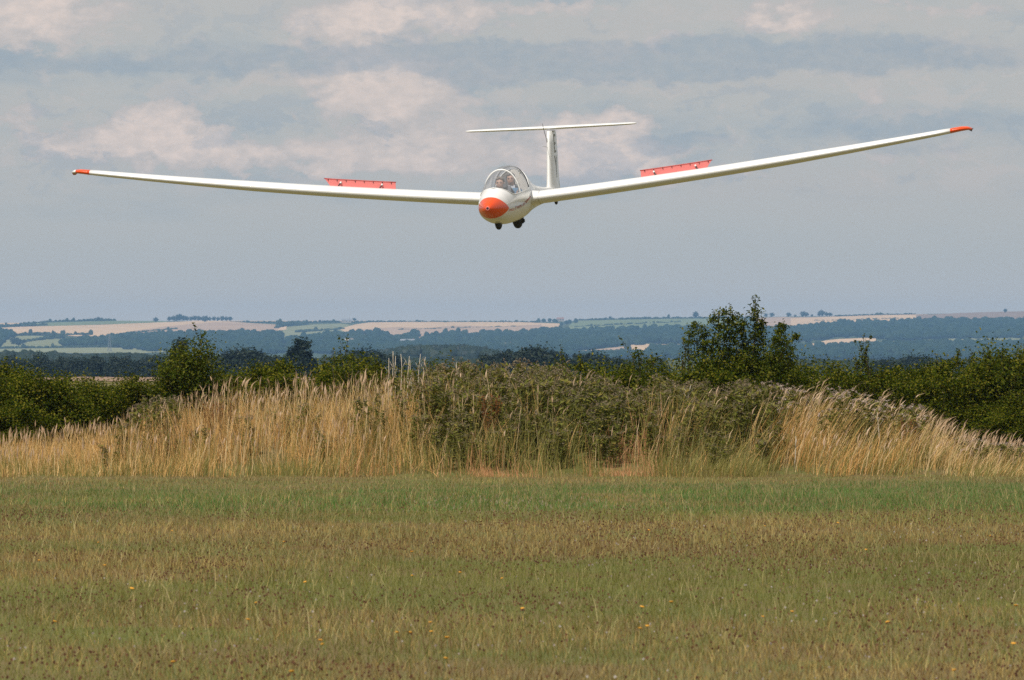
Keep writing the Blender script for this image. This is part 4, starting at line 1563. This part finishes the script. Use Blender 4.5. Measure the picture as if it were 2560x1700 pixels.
seat(1.25, -.09)
seat(2.15, -.08)
for y0, z0, zt_, hw in ((.86, .02, .33, .2), (1.80, .05, .36, .2)):
    p = MB()
    v = []
    for yy_ in (y0, y0 + .09):
        for t in np.linspace(0, math.pi, 9):
            v.append((hw * math.cos(t), yy_, z0 + (zt_ - z0) * math.sin(t) ** .6))
    f = [tuple(range(9)), tuple(range(17, 8, -1))] + [(i, i + 1, i + 10, i + 9) for i in range(8)] + [(8, 0, 9, 17)]
    pan = p.add(v, f).obj('instrument_panel', M_black, fuselage, smooth=False)
    for dx, dz in ((-.09, .2), (.0, .22), (.09, .2), (-.05, .11), (.05, .11)):
        MB().lathe([(y0 + .085, .036), (y0 + .098, .036), (y0 + .098, .001)], 'y', (dx, 0, z0 + dz), 12).obj('dial', M_hub, pan)

bh = MB()
for yb in (2.86,):
    aa = np.linspace(-math.pi / 2, math.pi / 2, 26)
    rt = [fus_pt(yb, a) for a in aa]
    rt = [(p[0] * .95, yb + .10 * (p[2] + .3), .06 + (p[2] - .06) * .95) for p in rt]
    loop_ = rt + [(-p[0], p[1], p[2]) for p in rt[-2:0:-1]]
    bh.add(loop_, [tuple(range(len(loop_)))])
bh.obj('bulkhead', principled('cream_bulkhead', (.80, .75, .68), .6), fuselage, smooth=False)

# nose vent ring
nv = MB()
nv.lathe([(-.012, .024), (-.016, .031), (-.010, .039), (.012, .040), (.02, .036)], 'y', (0, 0, 0), 20)
vent = nv.obj('nose_vent', M_salmon, glider)
MB().lathe([(-.011, .0005), (-.011, .025)], 'y', (0, 0, 0), 20).obj('vent_opening', M_black, vent)


# wings
def naca(t, m=.025, n=17, c0=0.0, c1=1.0):
    """closed outline from trailing edge over the top to the leading edge and back, between chord fractions c0 and c1"""
    s = (1 - np.cos(np.linspace(0, math.pi, n))) / 2
    x = c0 + (c1 - c0) * s
    yt = 5 * t * (.2969 * np.sqrt(x) - .126 * x - .3516 * x ** 2 + .2843 * x ** 3 - .1030 * x ** 4)
    yc = m * 4 * x * (1 - x)
    up = [(a, b_ + c) for a, b_, c in zip(x, yt, yc)]
    lo = [(a, -b_ + c) for a, b_, c in zip(x, yt, yc)]
    return up[::-1] + lo[1:]


WZ, DA, DB = .04, .0792, .00353
CH = np.array([(0, 1.24), (.3, 1.24), (5.2, .98), (8.3, .54), (8.62, .46), (8.74, .34), (8.80, .16)])
LE = np.array([(0, 2.78), (5.2, 2.84), (8.3, 3.02), (8.62, 3.06), (8.74, 3.12), (8.80, 3.24)])
TK = np.array([(0, .205), (.3, .205), (5.2, .202), (8.3, .20), (8.80, .20)])


def wing_z(s):
    drop = .16 * max(0.0, s - 8.64) + 1.8 * max(0.0, s - 8.70) ** 2
    return WZ + DA * s + DB * s * s - drop


def wing_sec(s, sg, c0=0.0, c1=1.0):
    ch, le, tk = (float(np.interp(s, q[:, 0], q[:, 1])) for q in (CH, LE, TK))
    inc = R(5.6 - .22 * s)
    out = []
    for a, h_ in naca(tk, .022, 17, c0, c1):
        out.append((sg * s, le + a * ch * math.cos(inc) + h_ * ch * math.sin(inc), wing_z(s) - a * ch * math.sin(inc) + h_ * ch * math.cos(inc)))
    return out


def loft(secs, cap=True):
    m = MB()
    n_ = len(secs[0])
    f = [(i * n_ + k, i * n_ + (k + 1) % n_, (i + 1) * n_ + (k + 1) % n_, (i + 1) * n_ + k) for i in range(len(secs) - 1) for k in range(n_)]
    if cap:
        f += [tuple(range(n_)), tuple(range((len(secs) - 1) * n_, len(secs) * n_))]
    return m.add([p for q in secs for p in q], f)


def top_at(s, frac):
    ch, le, tk = (float(np.interp(s, q[:, 0], q[:, 1])) for q in (CH, LE, TK))
    inc = R(5.6 - .22 * s)
    x = frac
    yt = 5 * tk * (.2969 * math.sqrt(x) - .126 * x - .3516 * x ** 2 + .2843 * x ** 3 - .1030 * x ** 4) + .022 * 4 * x * (1 - x)
    return le + x * ch, wing_z(s) - x * ch * math.sin(inc) + yt * ch


for sg, nm in ((1, 'port'), (-1, 'starboard')):
    spans = list(np.linspace(.18, 8.40, 34))
    wing = loft([wing_sec(s, sg) for s in spans]).obj('wing', M_gel, glider)
    wing['label'] = 'long white wing on the glider\'s %s side' % nm
    tip_s = [8.40, 8.46, 8.52, 8.60, 8.69, 8.71, 8.73, 8.75, 8.77, 8.79, 8.80]
    if sg > 0:
        loft([wing_sec(s, sg) for s in tip_s]).obj('wing_tip', M_orange, wing)
    else:
        loft([wing_sec(s, sg) for s in tip_s[:5]]).obj('wing_tip', M_orange, wing)
        loft([wing_sec(s, sg) for s in tip_s[4:]]).obj('tip_fairing', M_gel, wing)
    # little skid turned down under the tip
    sk = MB()
    z0 = wing_z(8.77)
    sk.add([(sg * 8.70, 3.18, z0 + .0), (sg * 8.80, 3.22, z0 + .0), (sg * 8.81, 3.46, z0 + .0), (sg * 8.70, 3.46, z0), (sg * 8.79, 3.30, z0 - .06), (sg * 8.77, 3.42, z0 - .06)],
           [(0, 1, 4), (0, 4, 5, 3), (1, 2, 5, 4), (2, 3, 5), (0, 3, 2, 1)])
    sk.obj('tip_skid', M_seam if sg > 0 else M_redtrim, wing)
    # airbrake
    FR = .46
    rows_b = []
    pl = MB()
    s0, s1b, s1t = 2.40, 3.68, 3.78
    n_ = 8
    v = []
    H_AB = .135
    for i in range(n_ + 1):
        t = i / n_
        for hh_, s1_ in ((-.04, s1b - .03), (H_AB, s1t)):
            s = s0 + (s1_ - s0) * t
            y_, z_ = top_at(s, FR)
            v += [(sg * s, y_, z_ + hh_), (sg * s, y_ + .012, z_ + hh_)]
    f = []
    for i in range(n_):
        a = i * 4
        f += [(a, a + 4, a + 6, a + 2), (a + 1, a + 3, a + 7, a + 5), (a + 2, a + 6, a + 7, a + 3), (a, a + 1, a + 5, a + 4)]
    f += [(0, 2, 3, 1), (n_ * 4, n_ * 4 + 1, n_ * 4 + 3, n_ * 4 + 2)]
    plate = pl.add(v, f).obj('airbrake', M_salmon, wing, smooth=False)
    plate['label'] = 'red airbrake plate raised above the %s wing' % nm
    cap = MB()
    pts = []
    for i in range(9):
        s = s0 - .012 + (s1t - s0 + .03) * i / 8
        y_, z_ = top_at(s, FR)
        pts.append((sg * s, y_ + .004, z_ + H_AB + .006))
    cap.tube(pts, .011, 6)
    cap.obj('cap_strip', M_redtrim, plate)
    for i in range(8):
        s = s0 + .08 + (s1t - s0 - .14) * i / 7
        y_, z_ = top_at(s, FR)
        MB().box((sg * s - .006, y_ - .012, z_ + H_AB - .028), (sg * s + .006, y_ - .002, z_ + H_AB - .002)).obj('spring', M_black, plate, smooth=False)
    for s in (2.66, 3.47):
        y_, z_ = top_at(s, FR)
        arm = MB().tube([(sg * (s + .085), y_ - .06, z_ - .03), (sg * s, y_ - .035, z_ + .075)], .013, 6).obj('lever_arm', M_black, plate)
        MB().lathe([(-.05, .001), (-.05, .017), (-.004, .019)], 'y', (sg * s, y_, z_ + .085), 12).obj('pivot_cap', M_gel, arm)

    sec = wing_sec(.472, sg)
    cz_ = sum(p[2] for p in sec) / len(sec)
    MB().tube([(p[0], p[1], cz_ + (p[2] - cz_) * 1.008) for p in sec], .0035, 4, False).obj('root_seal', M_greytrim, wing)

# root fairings where the wings meet the fuselage
for sg in (1, -1):
    secs = []
    for s, g in ((.16, 1.28), (.30, 1.16), (.40, 1.04), (.46, 1.005)):
        sec = wing_sec(s, sg)
        cy_ = sum(p[1] for p in sec) / len(sec)
        cz_ = sum(p[2] for p in sec) / len(sec)
        secs.append([(p[0], cy_ + (p[1] - cy_) * (1 + (g - 1) * .25), cz_ + (p[2] - cz_) * g) for p in sec])
    loft(secs, False).obj('wing_root_fairing', M_gel, fuselage)


# tail
def fin_sec(z, c0, c1, grow=1.0):
    t = (z - .0) / 1.27
    le, te = 6.72 + .33 * t, 8.08 - .10 * t
    ch = te - le
    return [(h_ * ch * grow, le + a * ch, z) for a, h_ in naca(.125, 0.0, 15, c0, c1)]


def fin_half(y, z):
    t = z / 1.27
    le, te = 6.72 + .33 * t, 8.08 - .10 * t
    x = min(.999, max(.001, (y - le) / (te - le)))
    return (te - le) * 5 * .125 * (.2969 * math.sqrt(x) - .126 * x - .3516 * x ** 2 + .2843 * x ** 3 - .1030 * x ** 4)


fin = loft([fin_sec(z, 0, .70, g) for z, g in ((.04, 1.5), (.10, 1.18), (.18, 1.03), (.4, 1), (.7, 1), (1.0, 1), (1.24, 1))]).obj('fin', M_gel, glider)
loft([fin_sec(z, .712, 1.0) for z in (.0, .3, .7, 1.0, 1.2)]).obj('rudder', M_gel, fin)
tz = 1.30
TC = np.array([(0, .62), (1.3, .46), (1.62, .38), (1.70, .25), (1.73, .10)])


def tail_sec(s, sg, c0, c1):
    ch = float(np.interp(s, TC[:, 0], TC[:, 1]))
    le = 7.14 + .07 * s + (.62 - ch) * .15
    return [(sg * s, le + a * ch, tz + h_ * ch + .004 * s) for a, h_ in naca(.125, 0.0, 13, c0, c1)]


tails = [-1.73, -1.70, -1.62, -1.3, -.8, -.3, 0, .3, .8, 1.3, 1.62, 1.70, 1.73]
tailplane = loft([tail_sec(abs(s), math.copysign(1, s), 0, .72) for s in tails]).obj('tailplane', M_gel, fin)
loft([tail_sec(abs(s), math.copysign(1, s), .735, 1.0) for s in tails[1:-1]]).obj('elevator', M_gel, tailplane)
MB().tube([(-.03, 7.05, .98), (-.035, 6.95, 1.12), (-.06, 6.86, 1.30), (-.075, 6.84, 1.40)], [.006, .006, .005, .004], 5).obj('probe_tube', M_black, fin)
MB().tube([(-.02, 7.0, .92), (-.02, 6.62, .95), (-.06, 6.6, .955)], .004, 5).obj('total_energy_probe', M_greytrim, fin)


def lettering(text, mapper, size, mat, name, parent):
    cu = bpy.data.curves.new('lettering', 'FONT')
    cu.body = text
    cu.size = 1.0
    to = bpy.data.objects.new('lettering', cu)
    COL.objects.link(to)
    dg = bpy.context.evaluated_depsgraph_get()
    me = bpy.data.meshes.new_from_object(to.evaluated_get(dg))
    bpy.data.objects.remove(to)
    bm = bmesh.new()
    bm.from_mesh(me)
    bmesh.ops.triangulate(bm, faces=bm.faces)
    bmesh.ops.subdivide_edges(bm, edges=bm.edges, cuts=1)
    x1 = max(v.co.x for v in bm.verts)
    y1 = max(v.co.y for v in bm.verts)
    for v in bm.verts:
        v.co = mapper(v.co.x / x1, v.co.y / y1)
    bm.to_mesh(me)
    bm.free()
    me.materials.clear()
    me.materials.append(mat)
    o = obj(name, me, parent)
    o['kind'] = 'stuff' if False else 'thing'
    return o


def side_base(y):
    t = (y - .98) / 1.4
    return -.062 + .10 * max(0, t) ** 1.7


def side_map(u, v):
    y = 1.0 + 1.28 * u + .03 * v
    z = side_base(y) - .022 + .062 * v
    return Vector((fus_half(y, z) + .004, y, z))


lettering('TWIN ASTIR', side_map, .06, M_redtrim, 'side_lettering', fuselage)
for y0, y1, th, off in ((.66, 1.0, .012, -.006), (.60, 1.0, .008, -.028), (2.28, 2.72, .030, .004)):
    m_ = MB()
    v = []
    yl = np.linspace(y0, y1, 14)
    for y in yl:
        for d in (0, th):
            z = side_base(y) + off + d
            v.append((fus_half(y, z) + .0035, y, z))
    m_.add(v, [(2 * i, 2 * i + 2, 2 * i + 3, 2 * i + 1) for i in range(13)])
    m_.obj('pinstripe', M_redtrim if off > -.02 else M_salmon, fuselage)


def fin_map(z0, z1, y0, y1):
    def f(u, v):
        z = z0 + (z1 - z0) * v
        y = y0 + (y1 - y0) * u - .16 * 0
        return Vector((fin_half(y, z) + .004, y, z))
    return f


lettering('E', fin_map(.80, 1.17, 7.22, 7.50), 1, M_greytrim, 'fin_lettering', fin)
lettering('Y', fin_map(.30, .74, 7.20, 7.52), 1, M_greytrim, 'fin_lettering', fin)


# wheels
def wheel(name, y, z, rad, wid, lab):
    prof = []
    for t in np.linspace(-1, 1, 13):
        prof.append((t * wid / 2, rad * (.62 + .38 * (1 - abs(t) ** 3.0))))
    prof = [(-wid / 2 * .8, rad * .5)] + prof + [(wid / 2 * .8, rad * .5)]
    w = MB().lathe(prof, 'x', (0, y, z), 24).obj(name, M_rubber, glider)
    MB().lathe([(-wid * .38, .001), (-wid * .40, rad * .52), (wid * .40, rad * .52), (wid * .38, .001)], 'x', (0, y, z), 16).obj('hub', M_hub, w)
    w['label'] = lab
    return w


wheel('nose_wheel', 1.05, -.295, .15, .115, 'small black nose wheel')
mw = wheel('main_wheel', 3.1, -.30, .215, .17, 'black main wheel under the belly')
MB().box((.085, 3.02, -.42), (.115, 3.14, -.24)).box((.115, 3.05, -.40), (.14, 3.11, -.34)).obj('brake_unit', M_black, mw, smooth=False)
wheel('tail_wheel', 7.55, -.155, .09, .06, 'small black tail wheel')


# ------------------------------------------------------------------ the two people in the cockpit
def skin_mesh(nodes, edges, mat, name, root=0, grow=1.0):
    me = bpy.data.meshes.new(name)
    me.from_pydata([n_[:3] for n_ in nodes], edges, [])
    o = bpy.data.objects.new(name, me)
    COL.objects.link(o)
    o.modifiers.new('s', 'SKIN')
    for i, d in enumerate(me.skin_vertices[0].data):
        d.radius = (nodes[i][3] * grow, nodes[i][3] * grow * (nodes[i][4] if len(nodes[i]) > 4 else 1))
        d.use_root = i == root
    sb = o.modifiers.new('d', 'SUBSURF')
    sb.levels = sb.render_levels = 2
    dg = bpy.context.evaluated_depsgraph_get()
    out = bpy.data.meshes.new_from_object(o.evaluated_get(dg))
    bpy.data.objects.remove(o)
    out.materials.clear()
    out.materials.append(mat)
    out.polygons.foreach_set('use_smooth', [True] * len(out.polygons))
    return out


M_skin = principled('skin', (.52, .30, .22), 0.5, **{'Subsurface Weight': .1})
M_eye = principled('eye', (.03, .025, .02), 0.3)
M_lip = principled('lips', (.36, .15, .12), 0.5)


def person(base, elbow_up, hair_col, top_col, collar_col, sleeve_col, lab, turn=0.0):
    p = bpy.data.objects.new('person', None)
    COL.objects.link(p)
    p.matrix_world = GM @ Matrix.Translation(base) @ Matrix.Scale(.95, 4)
    tag(p, lab, 'person')
    mt_ = principled('shirt', top_col, .85)
    mc = principled('collar', collar_col, .8)
    mh = principled('hair', hair_col, .7)
    torso = [(0, 0, 0, .13), (0, .07, .14, .125), (0, .15, .30, .135), (0, .185, .40, .085)]
    head = [(0, .185, .455, .052), (0, .150, .515, .066), (0, .150, .575, .084), (0, .160, .635, .082), (0, .165, .672, .058)]
    nodes = torso + head
    edges = [(i, i + 1) for i in range(8)]
    nodes.append((0, .075, .560, .016)); edges.append((6, 9))               # nose
    arms = []
    for s in (1, -1):
        up = elbow_up if s > 0 else 0
        n0 = len(nodes)
        nodes += [(s * .165, .18, .36, .062), (s * .245, .05, .17 + up, .044), (s * .15, -.16, .12 + up * .5, .030), (s * .12, -.235, .11 + up * .4, .034)]
        edges += [(2, n0), (n0, n0 + 1), (n0 + 1, n0 + 2), (n0 + 2, n0 + 3)]
        arms.append(n0)
        pm = n0 + 3
        bx, by, bz = nodes[pm][:3]
        for k, ln in enumerate((.075, .085, .08, .062)):                    # four fingers curled round the stick
            n1 = len(nodes)
            fx = bx + (k - 1.5) * .019
            nodes += [(fx, by - .035, bz + .005, .009), (fx, by - .035 - ln * .5, bz - .012, .0085), (fx, by - .035 - ln * .6, bz - .045, .0075)]
            edges += [(pm, n1), (n1, n1 + 1), (n1 + 1, n1 + 2)]
        n1 = len(nodes)
        nodes += [(bx - s * .04, by - .01, bz + .012, .010), (bx - s * .055, by - .05, bz + .0, .009)]
        edges += [(pm, n1), (n1, n1 + 1)]
    for s in (1, -1):
        n0 = len(nodes)
        nodes += [(s * .09, -.05, -.015, .088), (s * .125, -.40, .12, .058), (s * .09, -.60, .03, .04), (s * .085, -.66, .03, .036), (s * .08, -.69, .09, .03)]
        edges += [(0, n0), (n0, n0 + 1), (n0 + 1, n0 + 2), (n0 + 2, n0 + 3), (n0 + 3, n0 + 4)]
    obj('body', skin_mesh(nodes, edges, M_skin, 'body'), p)
    jn = [torso[0], torso[1], torso[2], (0, .18, .385, .095)]
    je = [(0, 1), (1, 2), (2, 3)]
    for s in (1, -1):
        n0 = arms[0] if s > 0 else arms[1]
        k = len(jn)
        jn += [nodes[n0], nodes[n0 + 1], nodes[n0 + 2]]
        je += [(2, k), (k, k + 1), (k + 1, k + 2)]
    obj('jacket', skin_mesh(jn, je, mt_, 'jacket', grow=1.13), p)
    if sleeve_col:
        a, b_ = nodes[arms[0] + 1], nodes[arms[0] + 2]
        MB().tube([a[:3], [a[i] * .5 + b_[i] * .5 for i in range(3)], b_[:3]], [.062, .058, .04], 12).obj('sleeve', principled('sleeve', sleeve_col, .8), p)
    ln_ = [(0, -.28, .10, .088), ]
    tr_n = [(0, 0, -.005, .13)]
    tr_e = []
    for s in (1, -1):
        k = len(tr_n)
        tr_n += [(s * .09, -.05, -.015, .088), (s * .125, -.40, .12, .058), (s * .09, -.585, .035, .043)]
        tr_e += [(0, k), (k, k + 1), (k + 1, k + 2)]
    obj('trousers', skin_mesh(tr_n, tr_e, principled('trousers', (.05, .055, .075), .9), 'trousers', grow=1.06), p)
    col = MB()
    for s in (1, -1):
        col.add([(0, .085, .36, ), (s * .055, .10, .455), (s * .085, .14, .47), (s * .075, .085, .37), (s * .02, .07, .33)], [(0, 1, 2, 3, 4)])
    col.lathe([(.395, .075), (.44, .066), (.468, .062)], 'z', (0, .18, 0), 14)
    col.obj('collar', mc, p)
    bm = bmesh.new()
    bmesh.ops.create_icosphere(bm, subdivisions=3, radius=1)
    rs = random.Random(4)
    kill = []
    for v in bm.verts:
        d = v.co.copy()
        if (d.y < -.15 and d.z < .42 - .1 * d.y) or d.z < -.55:
            kill.append(v)
        k = 1 + rs.uniform(-.03, .04)
        v.co = Vector((d.x * .093 * k, .166 + d.y * .108 * k, .622 + d.z * .102 * k))
    bmesh.ops.delete(bm, geom=kill, context='VERTS')
    hm = bpy.data.meshes.new('hair')
    bm.to_mesh(hm)
    bm.free()
    hm.materials.append(mh)
    obj('hair', hm, p)
    for s in (1, -1):
        MB().lathe([(-.008, .001), (-.006, .009), (.004, .011), (.01, .003)], 'y', (s * .033, .077, .598), 8).obj('eye', M_eye, p)
        MB().tube([(s * .050, .080, .614), (s * .032, .070, .619), (s * .016, .072, .615)], .005, 5).obj('eyebrow', mh, p)
        MB().lathe([(-.006, .001), (-.004, .018), (.004, .020), (.008, .006)], 'x', (s * .086, .16, .585), 10).obj('ear', M_skin, p)
    MB().tube([(-.024, .086, .530), (0, .078, .527), (.024, .086, .530)], .006, 5).obj('mouth', M_lip, p)
    return p


person((.0, 1.25, -.14), .17, (.16, .12, .09), (.06, .075, .075), (.45, .62, .70), (.55, .70, .76), 'person in the front seat, dark jacket with pale blue collar and sleeve')
person((.045, 2.19, -.10), 0, (.10, .09, .09), (.10, .22, .36), (.72, .74, .80), None, 'person in the rear seat, blue jacket with white collar')
# ------------------------------------------------------------------ air: one closed box of thin haze
HZ = MB().box((-15500, -3500, -14), (15500, 15200, 128))
hz = bpy.data.materials.new('haze')
hz.use_nodes = True
HT = NT(hz.node_tree)
HT.n.clear()
pv = HT.new('ShaderNodeVolumePrincipled')
pv.inputs['Color'].default_value = (.34, .62, 1.0, 1)
pv.inputs['Density'].default_value = 5.6e-5
pv.inputs['Anisotropy'].default_value = 0.0
oo = HT.new('ShaderNodeOutputMaterial')
HT.l.new(pv.outputs[0], oo.inputs['Volume'])
tag(HZ.obj('haze', hz, None, smooth=False), 'thin bluish haze lying over the vale and hills', 'haze', kind='stuff')
